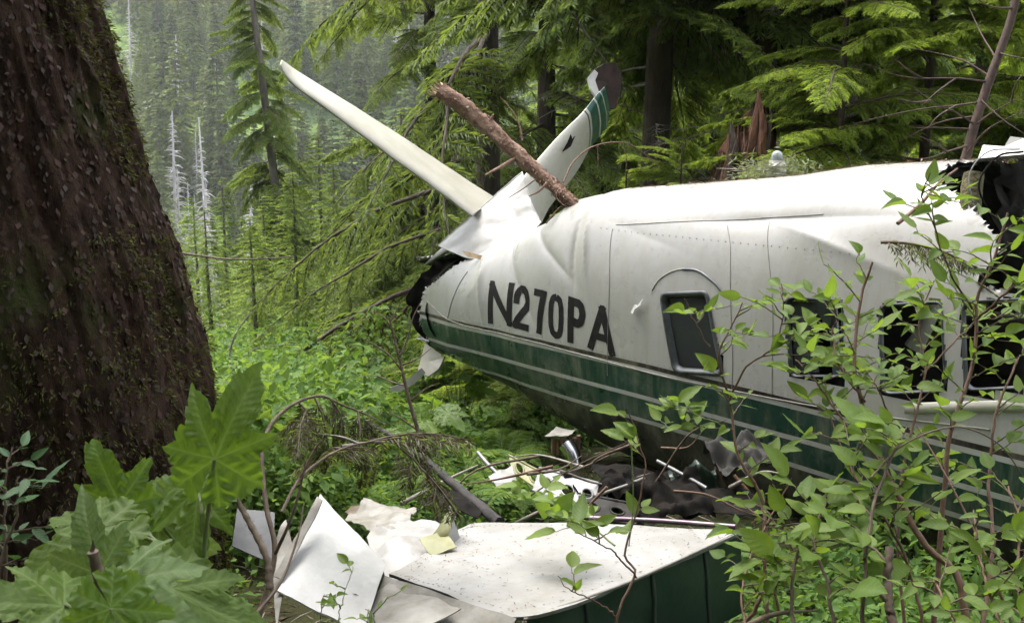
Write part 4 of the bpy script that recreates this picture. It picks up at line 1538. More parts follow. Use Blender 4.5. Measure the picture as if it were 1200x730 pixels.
# ---------------------------------------------------------------- broken log lodged against the tail
def log_mesh(pts, r0, r1, n, sides, mats, seed, knots=.14):
    c_ = spline(pts, n)
    r8 = np.random.default_rng(seed)
    mb = MB()
    t = np.linspace(0, 1, n)
    tg = unit(np.gradient(c_, axis=0))
    a = unit(np.cross(tg, np.array([0, 1.0, .3])))
    b_ = np.cross(tg, a)
    th_ = np.linspace(0, 2 * math.pi, sides + 1)
    q_ = np.stack([np.cos(th_)[None] + 0 * t[:, None], np.sin(th_)[None] + 0 * t[:, None], t[:, None] * 9 + 0 * th_], -1)
    r_ = (r0 * (1 - t) + r1 * t)[:, None] * (1 + knots * fbm(q_, 2.2, 3, seed) + .07 * fbm(q_, 8, 2, seed + 1))
    Gl = c_[:, None] + r_[..., None] * (np.cos(th_)[None, :, None] * a[:, None] + np.sin(th_)[None, :, None] * b_[:, None])
    mb.grid(Gl)
    mb.add(np.vstack([Gl[0], c_[:1] + tg[0] * .01]), [[k, (k + 1), sides + 1] for k in range(sides)])
    mb.add(np.vstack([Gl[-1], c_[-1:]]), [[k + 1, k, sides + 1] for k in range(sides)])
    return mb, Gl, tg


lp = [P(517, 106, 6.62), P(565, 143, 6.55), P(612, 186, 6.46), P(648, 218, 6.38), P(676, 243, 6.30)]
log = thing('broken_log', P(676, 243, 6.3), 'reddish broken log leaning across the tail onto the roof', 'log')
mb, Gl, tg = log_mesh(lp, .054, .040, 90, 24, None, 61, .32)
mb.build('stem', M['bark_red'], log)
mb = MB()
r6 = np.random.default_rng(62)
for k in range(26):
    b0 = Gl[0, r6.integers(24)] * .75 + np.array(lp[0]) * .25 + r6.normal(0, .006, 3)
    mb.blades(b0[None], (-tg[0] + r6.normal(0, .18, 3))[None], [r6.uniform(.03, .09)], [r6.uniform(.012, .03)], r6.normal(0, 1, (1, 3)), int(r6.random() < .45))
mb.build('splintered_end', [M['bark_red'], M['wood_pale']], log)
mb = MB()
nf = 900
fi, fj = r6.integers(1, 88, nf), r6.integers(0, 24, nf)
cc = spline(lp, 90)
nr_ = unit(Gl[fi, fj] - cc[fi])
mb.blades(Gl[fi, fj] - nr_ * .003, tg[fi] + nr_ * r6.uniform(.1, .6, nf)[:, None] + r6.normal(0, .3, (nf, 3)), r6.uniform(.012, .035, nf), r6.uniform(.008, .018, nf), nr_)
o = mb.build('bark_scales', M['bark_red'], log)
o["kind"] = 'stuff'
for (pts, r0, r1) in (([(604, 186, 6.45), (586, 196, 6.36), (569, 205, 6.30)], .014, .006), ([(612, 165, 6.5), (609, 148, 6.5), (600, 130, 6.48), (586, 114, 6.47)], .007, .003),
                      ([(575, 140, 6.5), (579, 134, 6.5)], .012, .004), ([(641, 214, 6.34), (632, 224, 6.32), (620, 230, 6.3)], .009, .004), ([(628, 210, 6.36), (612, 222, 6.34), (596, 232, 6.33)], .005, .002),
                      ([(650, 226, 6.34), (655, 236, 6.3), (664, 243, 6.28)], .006, .003)):
    mb = MB()
    mb.tube(spline([P(*p) for p in pts], 10), np.linspace(r0, r1, 10), 7, jitter=.1, rng=r6)
    mb.build('branch_stub', M['bark_red'] if r0 > .006 else M['twig_red'], log)

# bent bare stems arching behind the roof
def twig_thing(name, pts, r0, r1, mat, label, cat='twig', group=None, subs=(), n=24, sub_r=None):
    t_ = thing(name, P(*pts[0]), label, cat, group)
    mb = MB()
    mb.tube(spline([P(*p) for p in pts], n), np.linspace(r0, r1, n), 7)
    mb.build('stem', mat, t_)
    for s_ in subs:
        mb = MB()
        m_ = max(len(s_) * 4, 6)
        mb.tube(spline([P(*p) for p in s_], m_), np.linspace(sub_r or min(r0, r1 * 1.2), .0012, m_), 5)
        mb.build('side_twig', mat, t_)
    return t_


twig_thing('arched_sapling', [(660, 214, 6.5), (672, 190, 6.6), (695, 172, 6.7), (728, 167, 6.8), (752, 178, 6.9), (775, 198, 7.0)], .007, .003, M['twig_red'], 'thin red stem arching over the roof beside the log', 'stem', None,
           [[(700, 171, 6.7), (701, 190, 6.7), (700, 205, 6.7)], [(728, 167, 6.8), (735, 185, 6.8)]])
twig_thing('fallen_twig', [(640, 262, 6.3), (655, 244, 6.3), (668, 238, 6.3), (680, 240, 6.3)], .005, .002, M['twig_red'], 'short brown twig lying at the foot of the log', 'twig', None, [])

# torn reddish stump behind the roof
st = thing('rotten_stump', P(875, 260, 8.6), 'torn red rotten stump with a jagged top behind the roof', 'stump')
sp_ = [(224, 874, 40), (200, 872, 37), (180, 872, 32), (160, 876, 27), (140, 882, 22), (122, 888, 17), (108, 894, 11), (100, 897, 4)]
n_, sd = 70, 40
yy_ = np.linspace(300, 100, n_)
cx_ = np.interp(-yy_, [-p[0] for p in sp_], [p[1] for p in sp_])
rx_ = np.interp(-yy_, [-p[0] for p in sp_], [p[2] for p in sp_])
th_ = np.linspace(0, 2 * math.pi, sd + 1)
D = 8.6
rx_ = rx_ * .95
yy_ = np.linspace(300, 128, n_)
Gs = []
for k in range(n_):
    c0 = P(cx_[k], yy_[k], D)
    r_ = rx_[k] / FPX * D
    q_ = np.stack([np.cos(th_) * 1.5, np.sin(th_) * 1.5, np.full(sd + 1, k * .03)], -1)
    rr_ = r_ * (1 + .38 * fbm(q_, 2.4, 3, 81) + .15 * np.sign(fbm(q_ * np.array([1, 1, .3]), 7, 2, 82)))
    top_j = (k / n_) ** 3 * .34 * fbm(np.stack([np.cos(th_) * 2, np.sin(th_) * 2, th_ * 0], -1), 2.6, 3, 84)
    Gs.append(c0 + np.stack([th_ * 0, th_ * 0, top_j], -1) + np.stack([rr_ * np.cos(th_), rr_ * np.sin(th_) * .7, rr_ * 0], -1))
mb = MB()
mb.grid(np.array(Gs))
mb.build('trunk', M['wood_rot'], st)
Gs = np.array(Gs)
for k in range(110):
    px_ = 842 + 62 * r6.random() ** .8
    ty = np.interp(px_, [842, 858, 870, 885, 895, 906], [192, 150, 132, 112, 98, 128]) + 70 * r6.random() ** 1.6 + (26 if 868 < px_ < 884 else 0) + r6.normal(0, 7)
    dd = D + r6.uniform(-.30, .12)
    wd = r6.uniform(.02, .065)
    p0, p1 = P(px_ - 6 + r6.normal(0, 3), 240, dd), P(px_ + r6.normal(0, 3), ty, dd)
    ln_ = spline([p0, p0 * .5 + p1 * .5 + r6.normal(0, .025, 3), p1 + r6.normal(0, .02, 3)], 7)
    mb = MB()
    mb.tube(ln_, wd * np.array([1, .95, .9, .8, .6, .35, .05]), 5, jitter=.35, rng=r6)
    mb.build('splinter', M['wood_rot'] if r6.random() < .45 else (M['bark_red'] if r6.random() < .3 else M['bark_dark']), st, smooth_=False)

# leaning red-brown sapling on the right with bare grey branches
sapl = [(1130, 190, 5.3), (1134, 178, 5.3), (1141, 150, 5.3), (1158, 98, 5.3), (1172, 60, 5.3), (1186, 18, 5.3), (1196, -30, 5.3)]
twig_thing('bare_sapling', sapl, .028, .020, M['sapling_bark'], 'leaning bare red-brown sapling stem at the top right', 'sapling', None, [
    [(1156, 96, 5.3), (1120, 92, 5.2), (1080, 92, 5.1), (1050, 88, 5.05), (1010, 74, 5.0)], [(1142, 146, 5.3), (1120, 132, 5.2), (1090, 118, 5.1), (1064, 96, 5.0)],
    [(1142, 148, 5.3), (1160, 134, 5.2), (1185, 120, 5.1), (1210, 105, 5.0)], [(1160, 90, 5.3), (1130, 72, 5.4), (1095, 62, 5.5), (1055, 55, 5.5)],
    [(1170, 62, 5.3), (1185, 66, 5.2), (1210, 70, 5.1)], [(1150, 120, 5.3), (1120, 124, 5.3), (1080, 128, 5.3), (1030, 138, 5.3), (1000, 146, 5.3)],
    [(1140, 152, 5.3), (1110, 150, 5.3), (1070, 150, 5.3)], [(1150, 118, 5.2), (1175, 140, 5.1), (1205, 160, 5.0)], [(1188, 10, 5.3), (1160, 8, 5.2), (1140, -5, 5.2)],
    [(1136, 170, 5.3), (1110, 178, 5.2), (1085, 186, 5.15), (1060, 184, 5.1)], [(1134, 178, 5.2), (1160, 150, 5.0), (1205, 128, 4.9)],
    [(1168, 70, 5.4), (1150, 40, 5.6), (1136, 10, 5.8)], [(1145, 136, 5.4), (1100, 144, 5.6), (1050, 168, 5.8)], [(1120, 92, 5.2), (1098, 108, 5.1), (1080, 124, 5.0)], [(1080, 92, 5.1), (1062, 80, 5.05), (1045, 66, 5.0)], [(1090, 118, 5.1), (1072, 120, 5.0), (1052, 116, 5.0)], [(1120, 124, 5.3), (1100, 136, 5.2), (1086, 152, 5.2)], [(1185, 120, 5.1), (1190, 100, 5.0), (1200, 84, 5.0)], [(1110, 178, 5.2), (1096, 168, 5.1), (1078, 160, 5.1)]], 30, .0062)

# lichen-grey twig heap and needle litter round the beacon
heap = thing('lichen_twig_heap', P(905, 205, 5.7), 'pale lichen-covered twigs heaped round the roof beacon', 'twigs')
mb = MB()
nh = 900
c0 = P(906, 198, 5.62)
pos = c0 + r6.normal(0, 1, (nh, 3)) * np.array([.11, .07, .040]) + np.array([0, 0, -.01])
mb.blades(pos, r6.normal(0, 1, (nh, 3)) * np.array([1, 1, .5]), r6.uniform(.02, .06, nh), r6.uniform(.004, .010, nh), r6.normal(0, 1, (nh, 3)), 0)
mb.build('lichen_sprig', M['lichen'], heap)["kind"] = 'stuff'
mb = MB()
for k in range(16):
    a_ = c0 + r6.normal(0, 1, 3) * np.array([.12, .08, .02])
    mb.tube(np.stack([a_, a_ + r6.normal(0, 1, 3) * np.array([.14, .1, .04])]), np.array([.003, .001]), 4)
mb.build('twig', M['twig_grey'], heap)["kind"] = 'stuff'
mb = MB()
nh = 1400
ss = 1.6 + 2.2 * r6.random(nh) ** .7
ph = r6.normal(math.pi * .53, .10, nh)
gp, _ = fus(ss, ph, .004)
mb.blades(gp, r6.normal(0, 1, (nh, 3)) * np.array([1, 1, .12]), r6.uniform(.015, .06, nh), r6.uniform(.003, .012, nh), np.tile([0, 0, 1.], (nh, 1)), r6.integers(0, 3, nh))
tag(mb.build('roof_litter', [M['wood_rot'], M['bark_red'], M['dead_needle']]), 'rusty brown needles and bark bits lying on the roof', 'litter', None, 'stuff')

# mossy post against the torn roof
post = thing('broken_post', P(1138, 275, 4.3), 'short yellowish broken tree stem against the torn roof end', 'log')
mb, _, _ = log_mesh([P(1134, 278, 4.28), P(1137, 240, 4.3), P(1141, 204, 4.32)], .05, .042, 40, 18, None, 91, .10)
mb.build('stem', simple('mossy_wood', (.06, .058, .022), (.17, .14, .075), 11, .95, .9, 40, bdist=.012), post)
twig_thing('broken_branch', [(1052, 262, 4.1), (1078, 240, 4.15), (1100, 215, 4.2), (1122, 198, 4.25)], .009, .005, M['twig_red'], 'dark red broken branch slanting in front of the roof end', 'branch', None, [[(1090, 228, 4.17), (1110, 232, 4.1), (1125, 232, 4.1)]])

# hanging dead conifer twig over the white flank near the torn end
hd = thing('hanging_conifer_twig', P(1060, 280, 3.9), 'dark conifer twig hanging over the flank above the broken window', 'twig')
hb = conifer_branch(95, L=.34, ntw=12, tw=.11, sub=7, bw=.006, r0=.004, hang=1.2, droop=.3).mesh('needles', [M['twig_brown'], M['dead_needle'], M['needle_dark']])
pp = P(1032, 284, 3.9)
link('spray', hb, hd, Matrix.Translation(pp) @ Matrix.Rotation(-.3, 4, 'Z') @ Matrix.Rotation(.05, 4, 'Y'))

# ---------------------------------------------------------------- wreckage on the ground in front
deb_white, nt, b = new_mat('debris_white')
v = coords(nt)
c = mixc(nt, noise(nt, v, 4, 5), (.30, .296, .283), (.225, .217, .197))
c = mixc(nt, _scaled(nt, noise(nt, v, 2.6, 8, .75, .52, .68), .6), c, (.17, .145, .105))
c = mixc(nt, _scaled(nt, noise(nt, v, 45, 4, .7, .62, .72), .6), c, (.12, .095, .06))
nt.links.new(c, b.inputs["Base Color"])
b.inputs["Roughness"].default_value = .5
bump(nt, b, noise(nt, v, 9, 4, .6, .2, .8), .4, .012)
deb_grey = simple('debris_greywhite', (.27, .258, .232), (.14, .128, .10), 7, .65, .3, 14, bdist=.01)
deb_green = simple('debris_darkgreen', (.009, .026, .019), (.020, .036, .026), 5, .4, .3, 10, bdist=.01)


def sheet(corners, n=24, wav=.012, freq=6, seed=1, thick=.004):
    """crumpled sheet over a bilinear quad of (px, py, depth) corners"""
    c4 = [P(*c_) for c_ in corners]
    a, b_ = np.meshgrid(np.linspace(0, 1, n), np.linspace(0, 1, n), indexing='ij')
    a, b_ = a[..., None], b_[..., None]
    g = (c4[0] * (1 - a) + c4[1] * a) * (1 - b_) + (c4[3] * (1 - a) + c4[2] * a) * b_
    nr = unit(np.cross(c4[1] - c4[0], c4[3] - c4[0]))
    if nr[2] < 0:
        nr = -nr
    w = fbm(g, freq, 3, seed)
    ridg = (1 - np.abs(fbm(g, freq * .7, 2, seed + 5)) * 2.2)
    return g + nr * (w * wav + ridg * wav * .5)[..., None], nr, thick


def sheet_build(mb, sh, mat=0):
    g, nr, th = sh
    mb.grid(g, mat)
    mb.grid(g - nr * th, mat, flip=True)
    for e_ in (g[0], g[-1], g[:, 0], g[:, -1]):
        mb.grid(np.stack([e_, e_ - nr * th], 0), mat)


# flat box-like wing section: white top, dark green side
box = thing('wing_section', P(700, 700, 3.2), 'flat white-topped wing section with dark green side in the foreground', 'wreckage')
bl, br, fr_, lf = (545, 620, 4.1), (866, 622, 3.78), (614, 724, 3.12), (456, 672, 3.5)
tc = [P(*p) for p in ((541, 620, 4.12), (576, 613, 4.18), (707, 614, 4.05), (866, 622, 3.80), (740, 679, 3.42), (614, 724, 3.14), (520, 694, 3.34), (456, 672, 3.5), (500, 648, 3.8))]
n = 46
a, b_ = np.meshgrid(np.linspace(0, 1, n), np.linspace(0, 1, n), indexing='ij')
back = spline([tc[8], tc[0], tc[1], tc[2], tc[3]], n)
front = spline([tc[7], tc[6], tc[5], tc[4], tc[3] + np.array([.004, -.012, 0])], n)
g = back[:, None] * (1 - b_[..., None]) + front[:, None] * b_[..., None]
g[..., 2] += fbm(g, 3, 3, 101) * .012 + .004 * fbm(g, 12, 2, 102)
mb = MB()
mb.grid(g, 0)
mb.grid(g - np.array([0, 0, .006]), 0, flip=True)
for e_ in (g[:, 0], g[:, -1], g[0]):
    mb.grid(np.stack([e_, e_ - np.array([0, 0, .012])], 0), 0)
    mb.grid(np.stack([e_, e_ - np.array([0, 0, .012])], 0), 0, flip=True)
mb.build('top_skin', deb_white, box)
mb = MB()
edge = spline([tc[5], tc[4], tc[3]], 30)
dn = np.linspace(0, 1, 8)
sg = np.stack([edge + np.array([.012 + .03 * t, .022 + .02 * t, -.014 - .34 * t]) for t in dn], 0)
sg = sg + fbm(sg, 6, 2, 103)[..., None] * np.array([.012, -.012, 0])
mb.grid(sg)
mb.grid(sg + np.array([.004, .006, 0]), flip=True)
mb.build('side_skin', deb_green, box)
for t in (.30, .62, .86):
    i_ = int(t * 29)
    mb = MB()
    mb.tube(sg[:, i_] + np.array([-.004, -.006, 0]), .009, 6)
    mb.build('stiffener', simple('stiffener_green%d' % i_, (.02, .035, .028), (.035, .05, .04), 9, .6), box)
mb = MB()
mb.tube(spline([tc[5] + [0, -.004, -.002], tc[4] + [0, -.004, -.002], tc[3] + [0, -.004, -.002]], 30), .005, 6)
mb.build('edge_trim', deb_grey, box)
mb = MB()
mb.tube(spline([P(690, 607, 4.1), P(770, 610, 4.05), P(862, 617, 3.9)], 12), .011, 8)
mb.build('purple_tube', simple('tube_purple_grey', (.16, .11, .14), (.24, .19, .2), 10, .35, metal=.5), box)

mb = MB()
for row in (.06, .94):
    for u_ in np.linspace(.03, .97, 60):
        c0 = g[int(u_ * (n - 1)), int(row * (n - 1))] + np.array([0, 0, .0005])
        r6_ = [c0 + .0042 * np.array([math.cos(k * math.pi / 3), math.sin(k * math.pi / 3), 0]) for k in range(6)]
        mb.add(np.vstack([r6_, (c0 + np.array([0, 0, .0025]))[None]]), [[k, (k + 1) % 6, 6] for k in range(6)])
mb.build('rivets', deb_grey, box)["kind"] = 'stuff'
mb = MB()
npl = 420
ai, bi = r6.integers(1, n - 1, npl), r6.integers(1, n - 1, npl)
mb.blades(g[ai, bi] + np.array([0, 0, .003]) + r6.normal(0, .006, (npl, 3)) * np.array([1, 1, 0]), np.stack([r6.normal(0, 1, npl), r6.normal(0, 1, npl), r6.normal(0, .08, npl)], -1), r6.uniform(.004, .022, npl), r6.uniform(.0015, .004, npl), np.tile([0, 0, 1.], (npl, 1)), r6.integers(0, 2, npl))
tag(mb.build('panel_litter', [M['wood_rot'], M['dead_needle']]), 'brown needles and specks scattered on the white wing section', 'litter', None, 'stuff')
# left: torn lower skin of the section
sh = sheet([(452, 676, 3.46), (606, 726, 3.10), (560, 790, 3.0), (425, 735, 3.3)], 24, .02, 6, 104)
mb = MB()
sheet_build(mb, sh)
tag(mb.build('torn_skin_panel', deb_grey), 'dull white torn skin panel below the left edge of the wing section', 'wreckage')
# upright bright plate on the left
pl = thing('tilted_panel', P(390, 700, 3.2), 'bright white tilted panel standing on a corner left of the wing section', 'wreckage')
cs = [(375, 580, 3.85), (452, 660, 3.50), (424, 745, 3.02), (324, 690, 3.22)]
sh = sheet(cs, 40, .008, 9, 105, .006)
mb = MB()
sheet_build(mb, sh)
mb.build('skin', simple('panel_bright_white', (.45, .446, .43), (.35, .342, .317), 5, .45, .35, 14, bdist=.01), pl)
g0 = sh[0]
for k in ():                                  # pressed ribs of the plate
    mb = MB()
    mb.tube(g0[k, 2:-2] + sh[1] * .0015, .0035, 5)
    mb.build('pressed_rib', deb_white, pl)
mb = MB()
sheet_build(mb, sheet([(372, 582, 3.64), (378, 586, 3.6), (332, 680, 3.26), (322, 676, 3.3)], 10, .006, 9, 106))
mb.build('folded_edge', deb_grey, pl)
mb = MB()
mb.blades(np.array([g0[30, 26] + sh[1] * .003]), np.array([g0[34, 24] - g0[30, 26]]), [.025], [.006], sh[1][None])
mb.build('scratch', m_black, pl)
# crumpled sheets between them
specs = [('crumpled_sheet', [(405, 612, 4.55), (428, 590, 4.8), (492, 600, 4.6), (470, 640, 4.0)], deb_grey, .06, 'crumpled dull white sheet behind the tilted panel', 110),
         ('crumpled_sheet', [(430, 630, 4.1), (470, 606, 4.35), (545, 625, 4.15), (456, 684, 3.55)], deb_white, .05, 'bent white sheet between tilted panel and wing section', 111),
         ('crumpled_sheet', [(425, 712, 3.30), (462, 686, 3.45), (540, 716, 3.15), (440, 765, 3.0)], deb_grey, .03, 'torn pale sheet at the foot of the tilted panel', 113),
         ('crumpled_sheet', [(318, 640, 3.5), (336, 612, 3.62), (346, 650, 3.45), (325, 740, 3.1)], deb_grey, .03, 'narrow torn sheet standing left of the tilted panel', 114),
         ('grey_plate', [(272, 640, 3.45), (278, 596, 3.6), (322, 600, 3.6), (320, 660, 3.4)], simple('dull_grey_metal', (.07, .072, .074), (.13, .132, .135), 7, .7), .006, 'flat grey metal plate standing behind the brown stems', 115),
         ('crumpled_sheet', [(402, 600, 4.8), (436, 588, 5.0), (468, 594, 4.9), (420, 612, 4.6)], simple('tan_sheet', (.26, .20, .14), (.17, .13, .09), 9, .7), .05, 'tan crumpled sheet at the edge of the undergrowth', 116)]
for (nm, cs_, mt_, wv_, lb_, sd_) in specs:
    mb = MB()
    sheet_build(mb, sheet(cs_, 22, wv_, 7, sd_))
    tag(mb.build(nm, mt_), lb_, 'wreckage')
# curved yellow-green fibreglass piece
cur = thing('curved_fairing_piece', P(520, 636, 3.9), 'curved yellow and white fairing piece standing on the wing section', 'wreckage')
pa = spline([P(500, 634, 3.9), P(512, 620, 3.9), P(521, 604, 3.92), P(528, 590, 3.95)], 16)
pb = spline([P(520, 638, 3.86), P(526, 624, 3.86), P(531, 608, 3.9), P(533, 592, 3.95)], 16)
pcv = spline([P(540, 634, 3.98), P(536, 620, 4.0), P(534, 606, 4.02), P(535, 596, 4.0)], 16)
mb = MB()
mb.grid(np.stack([pa, (pa + pb) / 2 + np.array([0, -.02, 0]), pb], 0))
mb.grid(np.stack([pa, (pa + pb) / 2 + np.array([0, -.02, 0]), pb], 0) + np.array([0, .006, 0]), flip=True)
mb.build('inner_face', m_primer, cur)
mb = MB()
mb.grid(np.stack([pb, (pb + pcv) / 2 + np.array([0, -.02, 0]), pcv], 0))
mb.grid(np.stack([pb, (pb + pcv) / 2 + np.array([0, -.02, 0]), pcv], 0) + np.array([0, .006, 0]), flip=True)
mb.build('outer_face', deb_white, cur)
mb = MB()
sheet_build(mb, sheet([(492, 634, 3.85), (520, 620, 3.9), (535, 640, 3.8), (505, 652, 3.75)], 14, .015, 8, 117))
tag(mb.build('primed_scrap', m_primer), 'yellow-green primed scrap lying at the back edge of the wing section', 'wreckage')
# charred beam slanting out of the undergrowth
bm = thing('charred_pole', P(575, 608, 4.4), 'charred black pole slanting down into the wreckage', 'pole')
mb, _, _ = log_mesh([P(432, 496, 5.6), P(480, 524, 5.3), (P(530, 566, 4.95)), P(585, 612, 4.6)], .012, .027, 50, 14, None, 121, .2)
mb.build('stem', simple('charred_wood', (.012, .011, .011), (.045, .04, .036), 12, .85, .6, 40), bm)
mb = MB()
sheet_build(mb, sheet([(488, 588, 4.7), (520, 574, 4.9), (572, 588, 4.8), (560, 606, 4.6)], 14, .03, 8, 122))
tag(mb.build('black_sheet', m_black), 'crumpled black sheet under the charred pole', 'wreckage')

# tangle of crushed dark metal, roots and twigs under the belly
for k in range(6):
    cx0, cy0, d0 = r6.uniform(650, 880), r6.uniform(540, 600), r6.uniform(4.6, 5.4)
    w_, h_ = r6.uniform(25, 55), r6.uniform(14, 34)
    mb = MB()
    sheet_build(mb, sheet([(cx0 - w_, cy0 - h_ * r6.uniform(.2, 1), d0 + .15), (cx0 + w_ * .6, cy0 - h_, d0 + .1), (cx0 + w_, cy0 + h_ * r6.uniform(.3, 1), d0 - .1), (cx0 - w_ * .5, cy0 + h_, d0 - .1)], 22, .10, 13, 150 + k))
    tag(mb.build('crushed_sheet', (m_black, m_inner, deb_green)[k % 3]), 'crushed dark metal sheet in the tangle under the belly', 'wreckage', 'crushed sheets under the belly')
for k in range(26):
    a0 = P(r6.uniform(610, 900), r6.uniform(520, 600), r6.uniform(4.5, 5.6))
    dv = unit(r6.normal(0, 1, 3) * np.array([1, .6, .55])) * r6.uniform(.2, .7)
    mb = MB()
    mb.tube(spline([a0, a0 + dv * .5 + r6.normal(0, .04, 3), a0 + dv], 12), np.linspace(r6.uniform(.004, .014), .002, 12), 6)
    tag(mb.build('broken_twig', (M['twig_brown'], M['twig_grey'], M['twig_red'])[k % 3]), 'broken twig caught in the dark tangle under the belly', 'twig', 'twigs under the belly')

# ribs and metal scrap under the belly
def plate_with_holes(name, corners, holes, mat, label, thick=.006):
    """flat rib of (px,py,d) corners with round lightening holes (u, v, radius in u)"""
    c4 = [P(*c_) for c_ in corners]
    n_ = 64
    u_, v_ = np.meshgrid(np.linspace(0, 1, n_), np.linspace(0, 1, n_), indexing='ij')
    Lx, Ly = np.linalg.norm(c4[1] - c4[0]), np.linalg.norm(c4[3] - c4[0])
    g_ = (c4[0] * (1 - u_[..., None]) + c4[1] * u_[..., None]) * (1 - v_[..., None]) + (c4[3] * (1 - u_[..., None]) + c4[2] * u_[..., None]) * v_[..., None]
    kp = np.ones((n_, n_), bool)
    for (hu, hv, hr) in holes:
        kp &= ((u_ - hu) * Lx) ** 2 + ((v_ - hv) * Ly) ** 2 > (hr * Lx) ** 2
    kq = kp[:-1, :-1] & kp[1:, :-1] & kp[:-1, 1:] & kp[1:, 1:]
    nr = unit(np.cross(c4[1] - c4[0], c4[3] - c4[0]))
    t_ = thing(name, c4[3], label, 'wreckage')
    mb = MB()
    mb.grid(g_, 0, kq)
    mb.grid(g_ + nr * thick, 0, kq, flip=True)
    mb.build('plate', mat, t_, smooth_=False)
    for (hu, hv, hr) in holes:
        k_ = np.linspace(0, 2 * math.pi, 25)
        uu_, vv_ = hu + hr * 1.08 * np.cos(k_), hv + hr * 1.08 * Lx / Ly * np.sin(k_)
        ring = (c4[0] * (1 - uu_[:, None]) + c4[1] * uu_[:, None]) * (1 - vv_[:, None]) + (c4[3] * (1 - uu_[:, None]) + c4[2] * uu_[:, None]) * vv_[:, None]
        mb = MB()
        mb.tube(ring, .006, 6)
        mb.build('hole_rim', mat, t_)
    for e_ in ((0, 1), (3, 2)):
        mb = MB()
        mb.tube(np.stack([c4[e_[0]], c4[e_[1]]]), .007, 6)
        mb.build('flange', mat, t_)
    return t_


plate_with_holes('wing_rib', [(632, 548, 5.2), (702, 566, 4.9), (694, 602, 4.75), (624, 574, 5.0)], [(.18, .5, .09), (.55, .55, .10), (.86, .45, .08)], m_alu, 'grey metal rib with round holes lying under the belly')
plate_with_holes('wing_rib', [(596, 533, 5.6), (640, 556, 5.4), (632, 574, 5.3), (600, 552, 5.5)], [(.3, .5, .12), (.75, .5, .12)], m_primer, 'small yellowish rib with holes left of the grey one')
plate_with_holes('wing_rib', [(678, 578, 4.9), (742, 590, 4.7), (746, 614, 4.6), (676, 606, 4.7)], [(.25, .5, .13), (.7, .5, .11)], m_inner, 'dark curved rib with holes behind the wing section')
mb = MB()
sheet_build(mb, sheet([(572, 556, 5.3), (600, 546, 5.4), (606, 566, 5.2), (582, 574, 5.1)], 14, .025, 9, 131))
tag(mb.build('crumpled_sheet', deb_white), 'small crumpled white scrap beside the metal ribs', 'wreckage')
mb = MB()
mb.tube(spline([P(560, 530, 5.5), P(572, 544, 5.4), P(588, 560, 5.3)], 10), .012, 8)
tag(mb.build('bent_rod', m_alu), 'bent grey rod sticking up beside the white scrap', 'rod')
# brown corrugated cap with silver fitting, hanging from the belly
cap = thing('exhaust_fitting', P(660, 520, 6.0), 'rusty ribbed cap and silver fitting under the belly', 'wreckage')
mb = MB()
for k in range(7):
    c0 = P(648 + k * 5, 520 - k * .5 + 2 * (k % 2), 6.0)
    mb.tube(np.stack([c0 + np.array([0, 0, -.06]), c0 + np.array([0, -.01, .04])]), .012, 7)
mb.build('ribbed_cap', simple('rust_brown', (.14, .075, .045), (.24, .14, .09), 14, .8), cap)
mb = MB()
sheet_build(mb, sheet([(638, 511, 5.95), (652, 502, 6.1), (676, 506, 6.05), (666, 514, 5.9)], 12, .03, 9, 132))
mb.build('white_lip', deb_grey, cap)
mb = MB()
mb.tube(spline([P(664, 522, 5.92), P(672, 534, 5.88), P(676, 550, 5.85)], 10), np.linspace(.055, .035, 10), 12)
mb.build('silver_pipe', simple('polished_metal', (.6, .6, .62), (.45, .45, .47), 9, .2, metal=1.0), cap)
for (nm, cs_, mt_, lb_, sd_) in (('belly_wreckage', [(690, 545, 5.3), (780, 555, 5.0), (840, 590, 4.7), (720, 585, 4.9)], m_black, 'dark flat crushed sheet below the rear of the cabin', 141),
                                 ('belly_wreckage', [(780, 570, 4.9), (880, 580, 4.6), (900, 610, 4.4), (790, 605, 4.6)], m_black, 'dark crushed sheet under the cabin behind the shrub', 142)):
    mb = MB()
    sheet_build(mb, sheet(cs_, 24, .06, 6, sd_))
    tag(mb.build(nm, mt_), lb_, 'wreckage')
for (pts, r_, mt_, lb_) in (([(770, 540, 4.8), (800, 556, 4.7), (828, 572, 4.6)], .010, m_alu, 'pale rod slanting in the dark under the cabin'), ([(700, 580, 4.7), (730, 570, 4.8), (755, 560, 4.9)], .008, deb_grey, 'thin rod crossing the dark belly wreckage')):
    mb = MB()
    mb.tube(spline([P(*p) for p in pts], 10), r_, 7)
    tag(mb.build('bent_rod', mt_), lb_, 'rod')
# ---------------------------------------------------------------- leaves
def ovate_leaf(seed, L=1.0, W=.5, n=9, fold=.25, curl=.25, teeth=0.0):
    """pointed oval leaf along +Y, normal +Z, unit length"""
    r_ = np.random.default_rng(seed)
    t = np.linspace(0, 1, n)
    w = W * .5 * np.sin(np.pi * t ** .8) ** .85 * (1 - .25 * t) + .004
    xs = np.array([-1, -.55, 0, .55, 1.0])
    X = w[:, None] * xs * (1 + teeth * np.where(np.arange(n)[:, None] % 2 == 0, 1, -1) * (np.abs(xs) > .9))
    Y = t[:, None] * L + 0 * xs - .10 * np.abs(xs) * w[:, None]
    Zz = fold * np.abs(X) - curl * (t[:, None] ** 2) * L * .5 + .02 * np.sin(t[:, None] * 22) * np.abs(xs) * L * .5
    G_ = np.stack([X, Y, Zz], -1)
    vein = np.zeros(G_.shape)
    vein[..., 0] = (np.abs(xs) < .1) * .8
    vein[..., 1] = t[:, None] * 7 - np.abs(xs) * 1.6 + 20
    mb = MB()
    mb.grid(G_, 0, None, vein)
    return mb


